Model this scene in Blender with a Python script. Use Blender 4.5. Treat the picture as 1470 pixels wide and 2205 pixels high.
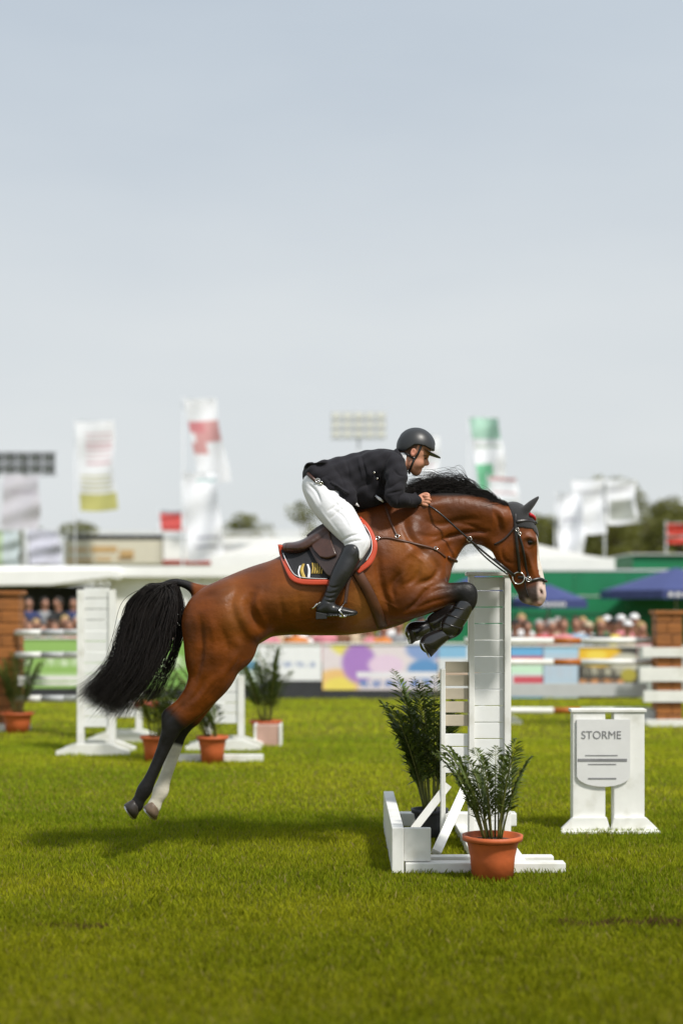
import bpy, math, random
import numpy as np
from mathutils import Vector, Matrix
from mathutils.bvhtree import BVHTree

random.seed(7); rng = np.random.default_rng(11)
for o in list(bpy.data.objects): bpy.data.objects.remove(o)
scene = bpy.context.scene
COL = scene.collection

# ------------------------------------------------------------------ camera
F = 3062.0      # focal length in photo pixels (50 mm on a 24 mm wide frame)
D0 = 8.75       # metres from camera to the horse
H = 1.55        # eye height
HY = 1310.0     # photo row of the horizon
cam = bpy.data.cameras.new("camera")
cam.sensor_fit = 'HORIZONTAL'; cam.sensor_width = 24.0; cam.lens = 50.0
cam.shift_y = (HY - 1102.5) / 1470.0
cam.clip_end = 2000; cam.clip_start = 0.1
cam.dof.use_dof = True; cam.dof.focus_distance = D0 - 0.15; cam.dof.aperture_fstop = 0.9
camo = bpy.data.objects.new("camera", cam); COL.objects.link(camo)
camo.location = (0, -D0, H); camo.rotation_euler = (math.radians(90), 0, 0)
scene.camera = camo

# ------------------------------------------------------------------ light
SUN_EL = 52.0
SUN_AZ = math.radians(-49)          # bearing of the sun, measured from +x towards +y
sd = Vector((math.cos(math.radians(SUN_EL))*math.cos(SUN_AZ), math.cos(math.radians(SUN_EL))*math.sin(SUN_AZ), math.sin(math.radians(SUN_EL))))
sun = bpy.data.lights.new("sun", 'SUN'); sun.energy = 3.7; sun.angle = math.radians(6); sun.color = (1.0, 0.955, 0.88)
suno = bpy.data.objects.new("sun", sun); COL.objects.link(suno)
suno.rotation_euler = sd.to_track_quat('Z', 'Y').to_euler()
suno.location = (4, -6, 12)
world = bpy.data.worlds.new("World"); scene.world = world; world.use_nodes = True
nt = world.node_tree; nt.nodes.clear()
wo = nt.nodes.new('ShaderNodeOutputWorld'); bg = nt.nodes.new('ShaderNodeBackground')
sky = nt.nodes.new('ShaderNodeTexSky'); sky.sky_type = 'NISHITA'; sky.sun_disc = False
sky.sun_elevation = math.radians(SUN_EL); sky.sun_rotation = math.radians(90) - SUN_AZ
sky.air_density = 1.0; sky.dust_density = 2.5
# thin high cloud veil over the blue
tc = nt.nodes.new('ShaderNodeTexCoord'); mp = nt.nodes.new('ShaderNodeMapping')
mp.inputs['Scale'].default_value = (1.2, 1.2, 4.0)
nz = nt.nodes.new('ShaderNodeTexNoise'); nz.inputs['Scale'].default_value = 2.1; nz.inputs['Detail'].default_value = 5; nz.inputs['Roughness'].default_value = 0.5
cr = nt.nodes.new('ShaderNodeValToRGB')
cr.color_ramp.elements[0].position = 0.32; cr.color_ramp.elements[0].color = (0.84, 0.84, 0.84, 1)
cr.color_ramp.elements[1].position = 0.68; cr.color_ramp.elements[1].color = (0.98, 0.98, 0.98, 1)
mx = nt.nodes.new('ShaderNodeMix'); mx.data_type = 'RGBA'
sx = nt.nodes.new('ShaderNodeSeparateXYZ'); hr = nt.nodes.new('ShaderNodeMapRange')
hr.inputs['From Min'].default_value = 0.10; hr.inputs['From Max'].default_value = 0.42; hr.interpolation_type = 'SMOOTHSTEP'
hm_ = nt.nodes.new('ShaderNodeMix'); hm_.data_type = 'RGBA'
hm_.inputs['A'].default_value = (7.0, 7.3, 7.4, 1); hm_.inputs['B'].default_value = (5.35, 6.0, 6.65, 1)
nt.links.new(tc.outputs['Generated'], sx.inputs[0]); nt.links.new(sx.outputs['Z'], hr.inputs['Value']); nt.links.new(hr.outputs[0], hm_.inputs['Factor'])
nt.links.new(hm_.outputs['Result'], mx.inputs['B'])
nt.links.new(tc.outputs['Generated'], mp.inputs['Vector']); nt.links.new(mp.outputs[0], nz.inputs['Vector'])
nt.links.new(nz.outputs['Fac'], cr.inputs[0]); nt.links.new(cr.outputs[0], mx.inputs['Factor'])
nt.links.new(sky.outputs[0], mx.inputs['A']); nt.links.new(mx.outputs['Result'], bg.inputs['Color'])
bg.inputs['Strength'].default_value = 0.10
nt.links.new(bg.outputs[0], wo.inputs[0])
scene.view_settings.view_transform = 'Standard'; scene.view_settings.look = 'None'
scene.view_settings.exposure = 0.12; scene.view_settings.gamma = 1.0

# ------------------------------------------------------------------ helpers
def P(px, py, y=0.0):
    d = D0 + y
    return Vector(((px-735)*d/F, y, H-(py-HY)*d/F))
def G(px, py):
    d = F*H/(py-HY)
    return Vector(((px-735)*d/F, d-D0, 0))
def ppm(y): return F/(D0+y)

def tag(o, label=None, cat=None, group=None, kind=None):
    if label: o['label'] = label
    if cat: o['category'] = cat
    if group: o['group'] = group
    if kind: o['kind'] = kind
    return o
def empty(name, loc, label, cat, group=None, rz=0):
    o = bpy.data.objects.new(name, None); COL.objects.link(o)
    o.location = loc; o.rotation_euler = (0, 0, rz); o.empty_display_size = 0.1
    return tag(o, label, cat, group)
WORLDLOC = {}
def wloc(o):
    v = Vector(o.location); 
    while o.parent: o = o.parent; v += Vector(o.location)
    return v
def mesh_obj(name, verts, faces, mat, parent=None, smooth=False, local=False, colors=None):
    """verts in world coordinates unless local"""
    verts = np.asarray(verts, dtype=np.float64).reshape(-1, 3)
    if parent is not None and not local: verts = verts - np.array(wloc(parent))
    me = bpy.data.meshes.new(name)
    if isinstance(faces, np.ndarray):
        k = faces.shape[1]; n = len(faces)
        me.vertices.add(len(verts)); me.vertices.foreach_set('co', verts.astype(np.float32).ravel())
        me.loops.add(n*k); me.loops.foreach_set('vertex_index', faces.astype(np.int32).ravel())
        me.polygons.add(n); me.polygons.foreach_set('loop_start', np.arange(0, n*k, k, dtype=np.int32))
        me.polygons.foreach_set('loop_total', np.full(n, k, dtype=np.int32))
        me.update(calc_edges=True); me.validate()
    else:
        me.from_pydata(verts.tolist(), [], faces); me.update()
    if smooth: me.polygons.foreach_set('use_smooth', np.ones(len(me.polygons), dtype=bool))
    if colors is not None:
        a = me.color_attributes.new('col', 'FLOAT_COLOR', 'POINT')
        c = np.ones((len(verts), 4), dtype=np.float32); c[:, :3] = colors
        a.data.foreach_set('color', c.ravel())
    if mat:
        for m in (mat if isinstance(mat, (list, tuple)) else [mat]): me.materials.append(m)
    o = bpy.data.objects.new(name, me); COL.objects.link(o)
    if parent is not None: o.parent = parent
    return o

class MB:
    def __init__(s): s.v = []; s.f = []; s.mi = []; s.cur = 0
    def add(s, vs, fs):
        n = len(s.v); s.v += [tuple(v) for v in vs]
        s.f += [tuple(i+n for i in f) for f in fs]; s.mi += [s.cur]*len(fs)
        return s
    def box(s, lo, hi, M=None):
        x0, y0, z0 = lo; x1, y1, z1 = hi
        vs = [Vector(p) for p in ((x0,y0,z0),(x1,y0,z0),(x1,y1,z0),(x0,y1,z0),(x0,y0,z1),(x1,y0,z1),(x1,y1,z1),(x0,y1,z1))]
        if M: vs = [M @ v for v in vs]
        return s.add(vs, [(0,3,2,1),(4,5,6,7),(0,1,5,4),(1,2,6,5),(2,3,7,6),(3,0,4,7)])
    def prism(s, poly, y0, y1):
        """poly: list of (x, z); extruded along y"""
        n = len(poly)
        area = sum(poly[i][0]*poly[(i+1) % n][1]-poly[(i+1) % n][0]*poly[i][1] for i in range(n))
        if area < 0: poly = poly[::-1]
        vs = [(x, y0, z) for x, z in poly] + [(x, y1, z) for x, z in poly]
        fs = [tuple(range(n)), tuple(range(2*n-1, n-1, -1))]
        fs += [(i, i+n, (i+1) % n+n, (i+1) % n) for i in range(n)]
        return s.add(vs, fs)
    def tube(s, pts, r, n=8, caps=True):
        pts = [Vector(p) for p in pts]; m = len(pts)
        rs = r if isinstance(r, (list, tuple)) else [r]*m
        vs = []; up = None
        for i, p in enumerate(pts):
            t = (pts[min(i+1, m-1)]-pts[max(i-1, 0)]).normalized()
            if up is None: up = t.orthogonal().normalized()
            up = (up - t*up.dot(t)).normalized(); w = t.cross(up)
            for k in range(n):
                a = 2*math.pi*k/n
                vs.append(p + (up*math.cos(a)+w*math.sin(a))*rs[i])
        fs = []
        for i in range(m-1):
            for k in range(n):
                a = i*n+k; b = i*n+(k+1) % n
                fs.append((a, b, b+n, a+n))
        if caps: fs += [tuple(range(n-1, -1, -1)), tuple(range((m-1)*n, m*n))]
        return s.add(vs, fs)
    def lathe(s, prof, c, n=28):
        vs = []; fs = []
        for (r, z) in prof:
            for k in range(n):
                a = 2*math.pi*k/n; vs.append((c[0]+r*math.cos(a), c[1]+r*math.sin(a), c[2]+z))
        for i in range(len(prof)-1):
            for k in range(n):
                a = i*n+k; b = i*n+(k+1) % n
                fs.append((a, b, b+n, a+n))
        fs += [tuple(range(n-1, -1, -1)), tuple(range((len(prof)-1)*n, len(prof)*n))]
        return s.add(vs, fs)
    def quad(s, a, b, c, d): return s.add([a, b, c, d], [(0, 1, 2, 3)])
    def build(s, name, mat, parent=None, smooth=False, bevel=0, local=False):
        o = mesh_obj(name, s.v, s.f, mat, parent, smooth, local)
        if isinstance(mat, (list, tuple)): o.data.polygons.foreach_set('material_index', np.array(s.mi, dtype=np.int32))
        if bevel:
            b = o.modifiers.new('bevel', 'BEVEL'); b.width = bevel; b.segments = 2; b.limit_method = 'ANGLE'
        return o

def copy_tree(o, parent=None):
    c = o.copy(); COL.objects.link(c)
    if parent is not None: c.parent = parent
    for ch in [x for x in o.children]: copy_tree(ch, c)
    return c

# ------------------------------------------------------------------ materials
def mat(name, color, rough=0.6, var=0.12, scale=6.0, bump=0.0, bscale=60.0, metal=0.0, spec=0.5, coat=0.0, sheen=0.0, attr=False, transl=0.0, stretch=(1,1,1), dirt=None):
    m = bpy.data.materials.new(name); m.use_nodes = True
    n = m.node_tree.nodes; l = m.node_tree.links
    b = n['Principled BSDF']; b.inputs['Roughness'].default_value = rough; b.inputs['Metallic'].default_value = metal
    b.inputs['Specular IOR Level'].default_value = spec; b.inputs['Coat Weight'].default_value = coat
    b.inputs['Sheen Weight'].default_value = sheen
    t = n.new('ShaderNodeTexCoord'); mp = n.new('ShaderNodeMapping'); mp.inputs['Scale'].default_value = stretch
    l.new(t.outputs['Object'], mp.inputs[0])
    nz = n.new('ShaderNodeTexNoise'); nz.inputs['Scale'].default_value = scale; nz.inputs['Detail'].default_value = 6; nz.inputs['Roughness'].default_value = 0.6
    l.new(mp.outputs[0], nz.inputs['Vector'])
    mr = n.new('ShaderNodeMapRange'); mr.inputs['From Min'].default_value = 0.3; mr.inputs['From Max'].default_value = 0.7
    mr.inputs['To Min'].default_value = 1-var; mr.inputs['To Max'].default_value = 1+var
    l.new(nz.outputs['Fac'], mr.inputs['Value'])
    vm = n.new('ShaderNodeVectorMath'); vm.operation = 'SCALE'
    if attr:
        at = n.new('ShaderNodeAttribute'); at.attribute_name = 'col'; l.new(at.outputs['Color'], vm.inputs[0])
    else: vm.inputs[0].default_value = color[:3]
    l.new(mr.outputs[0], vm.inputs['Scale'])
    src = vm.outputs[0]
    if dirt:
        dn = n.new('ShaderNodeTexNoise'); dn.inputs['Scale'].default_value = dirt[1]; dn.inputs['Detail'].default_value = 8
        l.new(t.outputs['Object'], dn.inputs['Vector'])
        dr = n.new('ShaderNodeMapRange'); dr.inputs['From Min'].default_value = 0.52; dr.inputs['From Max'].default_value = 0.72; dr.inputs['To Max'].default_value = dirt[2]
        l.new(dn.outputs['Fac'], dr.inputs['Value'])
        dm = n.new('ShaderNodeMix'); dm.data_type = 'RGBA'; dm.inputs['B'].default_value = (*dirt[0], 1)
        l.new(dr.outputs[0], dm.inputs['Factor']); l.new(src, dm.inputs['A']); src = dm.outputs['Result']
    l.new(src, b.inputs['Base Color'])
    if bump:
        bn = n.new('ShaderNodeTexNoise'); bn.inputs['Scale'].default_value = bscale; bn.inputs['Detail'].default_value = 4
        l.new(mp.outputs[0], bn.inputs['Vector'])
        bp = n.new('ShaderNodeBump'); bp.inputs['Strength'].default_value = bump; bp.inputs['Distance'].default_value = 0.01
        l.new(bn.outputs['Fac'], bp.inputs['Height']); l.new(bp.outputs[0], b.inputs['Normal'])
    if transl:
        out = n['Material Output']; tr = n.new('ShaderNodeBsdfTranslucent'); ms = n.new('ShaderNodeMixShader'); ms.inputs[0].default_value = transl
        l.new(src, tr.inputs['Color']); l.new(b.outputs[0], ms.inputs[1]); l.new(tr.outputs[0], ms.inputs[2]); l.new(ms.outputs[0], out.inputs['Surface'])
    return m
M = {}
M['white_paint'] = mat('white_paint', (.80,.80,.77), .45, .06, 5, dirt=((.42,.40,.30), 7, .35))
M['white_plastic'] = mat('white_plastic', (.78,.79,.78), .35, .04, 5, dirt=((.5,.48,.4), 5, .25))
M['grey_paint'] = mat('grey_paint', (.50,.51,.52), .5, .06, 5)
M['terracotta'] = mat('terracotta', (.52,.115,.032), .6, .14, 9, bump=.1, bscale=40)
M['soil'] = mat('soil', (.05,.03,.02), .9, .3, 30, bump=.5)
M['charcoal'] = mat('charcoal', (.035,.036,.042), .6, .15)
M['dark'] = mat('dark', (.018,.018,.022), .5, .2)
M['orange_paint'] = mat('orange_paint', (.42,.12,.012), .45, .1)
M['red_paint'] = mat('red_paint', (.52,.05,.03), .45, .1)
M['steel'] = mat('steel', (.45,.45,.46), .35, .1, metal=.8)
M['pole_grey'] = mat('pole_grey', (.55,.57,.58), .45, .05)
M['green_sheet'] = mat('green_sheet', (.005,.19,.075), .55, .12, 1.5, bump=.1, bscale=4)
M['navy'] = mat('navy', (.045,.06,.19), .6, .12)
M['canvas'] = mat('canvas', (.82,.81,.78), .7, .05, 2, bump=.15, bscale=3, transl=.25)
M['tent_wall'] = mat('tent_wall', (.90,.90,.88), .6, .04, 2, bump=.15, bscale=3)
M['canvas_grey'] = mat('canvas_grey', (.60,.60,.60), .7, .05, 2)
M['cream'] = mat('cream', (.66,.62,.50), .6, .05)
M['tan'] = mat('tan', (.55,.36,.16), .6, .1)
M['lime'] = mat('lime', (.34,.55,.16), .5, .08)
M['pale_lime'] = mat('pale_lime', (.60,.72,.50), .5, .06)
M['leaf'] = mat('leaf', (.095,.135,.020), .45, .35, 8, transl=.25)
M['stem'] = mat('stem', (.13,.14,.03), .5, .2)
M['bark'] = mat('bark', (.11,.08,.05), .9, .3, 8, bump=.5, bscale=20)

# ------------------------------------------------------------------ implicit modelling (sdf grid + surface nets)
def catmull(pts, sub):
    pts = np.asarray(pts, dtype=float)
    if len(pts) < 3 or sub <= 1: 
        if sub <= 1: return pts
    p = np.vstack([2*pts[0]-pts[1], pts, 2*pts[-1]-pts[-2]]); out = []
    for i in range(1, len(p)-2):
        for t in np.linspace(0, 1, sub, endpoint=False):
            a, b, c, d = p[i-1], p[i], p[i+1], p[i+2]
            out.append(.5*((2*b)+(-a+c)*t+(2*a-5*b+4*c-d)*t*t+(-a+3*b-3*c+d)*t**3))
    out.append(pts[-1]); return np.array(out)
class Field:
    def __init__(s, lo, hi, h):
        s.lo = np.array(lo, float); s.h = h
        n = np.ceil((np.array(hi)-s.lo)/h).astype(int)+1
        s.d = np.full(n, 1.0, np.float32)
        s.ax = [(s.lo[i]+h*np.arange(n[i])).astype(np.float32) for i in range(3)]
    def region(s, lo, hi):
        sl = []
        for i in range(3):
            a = int(max(0, math.floor((lo[i]-s.lo[i])/s.h))); b = int(min(s.d.shape[i], math.ceil((hi[i]-s.lo[i])/s.h)+1))
            if b <= a: return None
            sl.append(slice(a, b))
        X = s.ax[0][sl[0]][:, None, None]; Y = s.ax[1][sl[1]][None, :, None]; Z = s.ax[2][sl[2]][None, None, :]
        return tuple(sl), X, Y, Z
    def merge(s, sl, d, k, op):
        g = s.d[sl]
        if op == 'sub':
            d = -d
            if k > 0: hh = np.maximum(k-np.abs(g-d), 0)/k; r = np.maximum(g, d)+hh*hh*k*.25
            else: r = np.maximum(g, d)
        else:
            if k > 0: hh = np.maximum(k-np.abs(g-d), 0)/k; r = np.minimum(g, d)-hh*hh*k*.25
            else: r = np.minimum(g, d)
        s.d[sl] = r
    def chain(s, st, k=.02, sub=5, op='u', kin=.006):
        """st: list of (x, y, z, r, half-width in y)"""
        st = catmull(st, sub)
        pad = k+3*s.h
        w = np.maximum(st[:, 3], st[:, 4])
        lo = [(st[:, 0]-w).min()-pad, (st[:, 1]-w).min()-pad, (st[:, 2]-w).min()-pad]
        hi = [(st[:, 0]+w).max()+pad, (st[:, 1]+w).max()+pad, (st[:, 2]+w).max()+pad]
        R = s.region(lo, hi)
        if R is None: return
        sl, X, Y, Z = R
        D = np.full(s.d[sl].shape, 1.0, np.float32)
        for a, b in zip(st[:-1], st[1:]):
            pd = max(a[3], b[3], a[4], b[4])+pad
            R2 = s.region([min(a[i], b[i])-pd for i in range(3)], [max(a[i], b[i])+pd for i in range(3)])
            if R2 is None: continue
            sl2, X, Y, Z = R2
            ab = b[:3]-a[:3]; L = max(float(ab@ab), 1e-9)
            t = np.clip(((X-a[0])*ab[0]+(Y-a[1])*ab[1]+(Z-a[2])*ab[2])/L, 0, 1)
            r = a[3]+t*(b[3]-a[3]); wy = a[4]+t*(b[4]-a[4]); sy = wy/r
            dx = X-a[0]-t*ab[0]; dy = (Y-a[1]-t*ab[1])/sy; dz = Z-a[2]-t*ab[2]
            dd = (np.sqrt(dx*dx+dy*dy+dz*dz)-r)*np.minimum(1, sy)
            loc = tuple(slice(q.start-p.start, q.stop-p.start) for q, p in zip(sl2, sl))
            g = D[loc]; sh = g.shape
            dd = dd[:sh[0], :sh[1], :sh[2]].astype(np.float32)
            hh = np.maximum(kin-np.abs(g-dd), 0)/kin
            D[loc] = np.minimum(g, dd)-hh*hh*kin*.25
        s.merge(sl, D, k, op)
    def blob(s, c, r, ang=0, k=.02, op='u'):
        m = max(r)+k+3*s.h
        R = s.region([c[i]-m for i in range(3)], [c[i]+m for i in range(3)])
        if R is None: return
        sl, X, Y, Z = R
        ca, sa = math.cos(ang), math.sin(ang)
        dx = X-c[0]; dz = Z-c[2]; u = dx*ca+dz*sa; v = -dx*sa+dz*ca; w = Y-c[1]
        k0 = np.sqrt((u/r[0])**2+(w/r[1])**2+(v/r[2])**2)
        k1 = np.sqrt((u/r[0]**2)**2+(w/r[1]**2)**2+(v/r[2]**2)**2)+1e-6
        d = (k0*(k0-1)/k1).astype(np.float32)
        d = np.where(k0 < .3, -min(r)*(1-k0), d).astype(np.float32)
        s.merge(sl, d, k, op)
    def halfspace(s, n, off):
        """keep n.p < off"""
        X = s.ax[0][:, None, None]; Y = s.ax[1][None, :, None]; Z = s.ax[2][None, None, :]
        s.d = np.maximum(s.d, (n[0]*X+n[1]*Y+n[2]*Z-off).astype(np.float32))
    def mesh(s):
        d = s.d.copy(); d[[0, -1]] = 1; d[:, [0, -1]] = 1; d[:, :, [0, -1]] = 1
        ins = d < 0
        i8 = ins.astype(np.uint8)
        offs = np.array([(a, b, c) for a in (0, 1) for b in (0, 1) for c in (0, 1)])
        nx, ny, nz = d.shape; cnt = np.zeros((nx-1, ny-1, nz-1), np.uint8)
        for a, b, c in offs: cnt += i8[a:nx-1+a, b:ny-1+b, c:nz-1+c]
        act = (cnt > 0) & (cnt < 8)
        idx = np.argwhere(act)
        V = [d[idx[:, 0]+a, idx[:, 1]+b, idx[:, 2]+c] for a, b, c in offs]
        acc = np.zeros((len(idx), 3)); num = np.zeros(len(idx))
        for i in range(8):
            for j in range(i+1, 8):
                if np.abs(offs[i]-offs[j]).sum() != 1: continue
                m = (V[i] < 0) != (V[j] < 0)
                t = V[i][m]/(V[i][m]-V[j][m])
                acc[m] += offs[i]+t[:, None]*(offs[j]-offs[i]); num[m] += 1
        verts = s.lo+s.h*(idx+acc/num[:, None])
        vid = np.full(act.shape, -1, np.int64); vid[act] = np.arange(len(idx))
        fs = []
        for ax in range(3):
            b, c = (ax+1) % 3, (ax+2) % 3
            def sl(lo):
                q = [slice(None)]*3
                q[ax] = slice(0, -1) if lo else slice(1, None)
                q[b] = slice(1, -1); q[c] = slice(1, -1); return tuple(q)
            sa, sb = ins[sl(True)], ins[sl(False)]
            w = np.argwhere(sa != sb); low = sa[tuple(w.T)]
            w[:, b] += 1; w[:, c] += 1
            def cell(db, dc):
                q = w.copy(); q[:, b] += db; q[:, c] += dc; return vid[tuple(q.T)]
            f = np.stack([cell(-1, -1), cell(0, -1), cell(0, 0), cell(-1, 0)], 1)
            f[~low] = f[~low][:, ::-1]; fs.append(f)
        faces = np.concatenate(fs); faces = faces[(faces >= 0).all(1)]
        return verts, faces
def relax(verts, faces, it=2, lam=.5):
    v = verts.copy()
    e = np.concatenate([faces[:, [i, (i+1) % 4]] for i in range(4)])
    n = len(v); deg = np.bincount(e.ravel(), minlength=n).astype(float)
    for q in range(it):
        for l in (lam, -lam*1.03):
            acc = np.zeros_like(v)
            for k in range(3):
                acc[:, k] = np.bincount(e[:, 0], weights=v[e[:, 1], k], minlength=n)+np.bincount(e[:, 1], weights=v[e[:, 0], k], minlength=n)
            v += l*(acc/np.maximum(deg, 1)[:, None]-v)
    return v
def S(px, py, r, y=0., hw=None):
    """station from photo pixels; r in px (at y), hw in m"""
    p = P(px, py, y); rr = r/ppm(y)
    return (p.x, y, p.z, rr, hw if hw is not None else rr)
def topx(v):
    d = D0+v[:, 1]; return 735+v[:, 0]*F/d, HY+(H-v[:, 2])*F/d
def sstep(x, a, b):
    t = np.clip((x-a)/(b-a), 0, 1); return t*t*(3-2*t)
def vnormals(v, f):
    a = v[f[:, 2]]-v[f[:, 0]]; b = v[f[:, 3]]-v[f[:, 1]]; n = np.cross(a, b); out = np.zeros_like(v)
    for k in range(3):
        for j in range(4): out[:, k] += np.bincount(f[:, j], weights=n[:, k], minlength=len(v))
    return out/(np.linalg.norm(out, axis=1, keepdims=True)+1e-12)
def sculpt(v, f, lines, wig=0.0):
    """press soft creases / raise soft ridges along side-view lines: (points px, depth m, half-width px[, smallest |y|])"""
    n = vnormals(v, f); px, py = topx(v); ay = np.abs(v[:, 1]); disp = np.zeros(len(v))
    for ln in lines:
        pts, amp, sg = ln[:3]; ymin = ln[3] if len(ln) > 3 else 0; side = ln[4] if len(ln) > 4 else 0
        c = catmull(pts, 6); m = (px > c[:, 0].min()-3*sg) & (px < c[:, 0].max()+3*sg) & (py > c[:, 1].min()-3*sg) & (py < c[:, 1].max()+3*sg) & (ay > ymin)
        if side: m &= (v[:, 1]*side > 0)
        idx = np.nonzero(m)[0]
        if not len(idx): continue
        q = np.stack([px[idx], py[idx]], 1); best = np.full(len(idx), 1e9); par = np.zeros(len(idx))
        for i in range(len(c)-1):
            ab = c[i+1]-c[i]; t = np.clip(((q-c[i])@ab)/max(ab@ab, 1e-9), 0, 1); d = np.linalg.norm(q-c[i]-t[:, None]*ab, axis=1)
            u = d < best; best[u] = d[u]; par[u] = (i+t[u])/(len(c)-1)
        w = np.exp(-(best/sg)**2)*np.sin(np.pi*np.clip(par*.94+.03, 0, 1))**.6*np.clip(np.abs(n[idx, 1])*1.6, 0, 1)
        disp[idx] += amp*w
    return v+n*disp[:, None]

# ================================================================== HORSE
horse = empty('horse', P(640, 1852), 'bay horse with white blaze in mid jump, hind legs trailing and forelegs tucked under it', 'horse')
hf = Field((-1.42, -.46, .02), (1.32, .46, 2.3), .0085)
# trunk: rump, loin, barrel, chest
hf.chain([S(462,1334,66,0,.235), S(500,1325,80,0,.275), S(560,1297,78,0,.275), S(620,1283,84,0,.29), S(680,1268,100,0,.30),
          S(740,1247,120,0,.30), S(800,1226,131,0,.275), S(850,1218,118,0,.245), S(893,1212,78,0,.21)], k=.03, sub=5)
for sy in (-1, 1):
    hf.blob(P(478,1322,sy*.13), (.21,.15,.185), .35, .05)             # croup muscle
    hf.blob(P(905,1225,sy*.11), (.135,.12,.19), .5, .04)             # point of shoulder
    hf.blob(P(858,1205,sy*.14), (.12,.10,.27), -.45, .05)            # shoulder blade
    hf.blob(P(838,1275,sy*.15), (.13,.085,.15), .4, .035)            # triceps
    hf.blob(P(535,1340,sy*.15), (.12,.09,.12), .3, .07)              # flank fold
# neck
hf.chain([S(835,1190,98,0,.19), S(880,1152,83,0,.155), S(930,1127,66,0,.125), S(985,1113,51,0,.10), S(1035,1118,46,0,.092), S(1070,1128,44,0,.092), S(1098,1124,36,0,.088)], k=.05)
hf.chain([S(965,1200,14,0,.055), S(1000,1160,11,0,.05), S(1040,1160,11,0,.045), S(1064,1176,11,0,.045)], k=.05)   # windpipe
for sy in (-1, 1):
    hf.chain([S(900,1100,20,sy*.085,.05), S(960,1090,20,sy*.07,.045), S(1030,1097,18,sy*.06,.04), S(1080,1112,16,sy*.06,.04)], k=.05)  # crest muscle
# head
hf.chain([S(1106,1122,33,0,.088), S(1113,1142,38,0,.098), S(1117,1175,41,0,.092), S(1123,1208,37,0,.068), S(1133,1238,34.5,0,.056), S(1143,1266,30,0,.060), S(1147,1280,25,0,.058)], k=.02)
hf.chain([S(1098,1160,32,-.045,.042), S(1094,1180,33,-.045,.04), S(1103,1208,24,-.035,.032)], k=.025)
hf.chain([S(1098,1160,32,.045,.042), S(1094,1180,33,.045,.04), S(1103,1208,24,.035,.032)], k=.025)
hf.blob(P(1160,1281), (.038,.05,.055), .3, .02)                      # nose
hf.blob(P(1157,1298), (.030,.042,.022), -.2, .012)                   # upper lip
hf.blob(P(1128,1289), (.036,.04,.026), -.5, .012)                    # chin
hf.chain([S(1152,1302,1.8,-.05,.012), S(1140,1295,1.8,-.06,.02), S(1133,1283,1.6,-.066,.012)], k=.008, op='sub')  # mouth slit
for sy in (-1, 1):
    hf.blob(P(1142,1160,sy*.075), (.040,.026,.026), -.3, .03)        # brow
    hf.blob(P(1140,1168,sy*.101), (.026,.014,.016), -.35, .012, 'sub')
    hf.chain([S(1132,1188,5,sy*.072,.012), S(1141,1215,4.5,sy*.056,.012), S(1148,1240,4,sy*.048,.010)], k=.02)     # facial crest
    hf.blob(P(1165,1273,sy*.044), (.013,.014,.022), .35, .012)       # nostril rim
    hf.blob(P(1165,1275,sy*.058), (.009,.016,.019), .45, .006, 'sub')
    # ears
    hf.chain([S(1118,1106,8,sy*.055,.026), S(1130,1098,7.5,sy*.06,.025), S(1143,1085,5.5,sy*.062,.018), S(1157,1072,2,sy*.060,.006)], k=.012)
# tail bone
hf.chain([S(440,1285,24,0,.06), S(418,1268,12,0,.035), S(395,1257,8,0,.022), S(372,1255,8,0,.02), S(345,1262,6,0,.016)], k=.03)
# hind legs ---- near (left) and far (right)
def hind(y, dx, cann, kk):
    hf.chain([S(462,1345,70,y,.13), S(463,1385,66,y,.125), S(459,1420,59,y,.11), S(455,1452,48,y,.095), S(438,1485,37.5,y,.075),
              S(411+dx*.5,1520,29,y,.058), S(388+dx,1545,24,y,.045)], k=.04, sub=6)
    hf.blob(P(505,1390,y), (.13,.09,.14), .3, .05)                   # stifle
    hf.chain([S(388+dx,1538,24,y,.045), S(374+dx,1560,21,y,.044), S(364+dx,1582,17,y,.036)]+cann, k=.015, sub=6)
    hf.chain([S(410+dx,1500,9,y,.02), S(378+dx,1525,7,y,.018), S(360+dx,1540,10,y,.022), S(361+dx,1562,9,y,.022)], k=.03)      # point of hock / achilles
hind(-.13, 0, [S(352,1612,13.5,-.13,.028), S(336,1650,12,-.13,.025), S(321,1682,12.5,-.13,.027), S(311,1702,15.5,-.13,.033), S(300,1722,12,-.13,.029), S(293,1736,15,-.13,.036)], 0)
hind(.13, 19, [S(376,1612,14,.13,.028), S(364,1650,12.5,.13,.025), S(352,1685,13,.13,.027), S(346,1704,16,.13,.033), S(337,1724,12,.13,.029), S(331,1738,15,.13,.036)], 0)
# forelegs
def fore(y, pts):
    hf.chain(pts, k=.035, sub=6)
fore(-.15, [S(862,1262,56,-.13,.10), S(868,1288,46,-.14,.095), S(900,1287,38,-.15,.08), S(938,1283,28,-.155,.06), S(972,1277,21,-.16,.046), S(992,1275,19.5,-.16,.042), S(1004,1279,22,-.16,.043)])
hf.chain([S(1003,1277,23,-.16,.043), S(1005,1295,20,-.16,.038), S(998,1314,14,-.16,.029), S(987,1338,12,-.16,.026), S(979,1354,15,-.16,.032), S(962,1366,12,-.155,.027), S(944,1376,13,-.15,.032)], k=.012, sub=6)
fore(.15, [S(862,1262,56,.13,.10), S(868,1288,46,.14,.095), S(896,1290,38,.15,.08), S(930,1289,28,.155,.06), S(958,1285,21,.16,.046), S(976,1284,19.5,.16,.042), S(987,1289,21,.16,.043)])
hf.chain([S(987,1289,21,.16,.043), S(984,1303,19,.16,.038), S(966,1320,14,.16,.029), S(944,1337,12,.16,.026), S(930,1346,15,.16,.032), S(914,1352,12,.155,.027), S(903,1357,13,.15,.032)], k=.012, sub=6)
hv, hfc = hf.mesh(); hv = relax(hv, hfc, 2)
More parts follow.
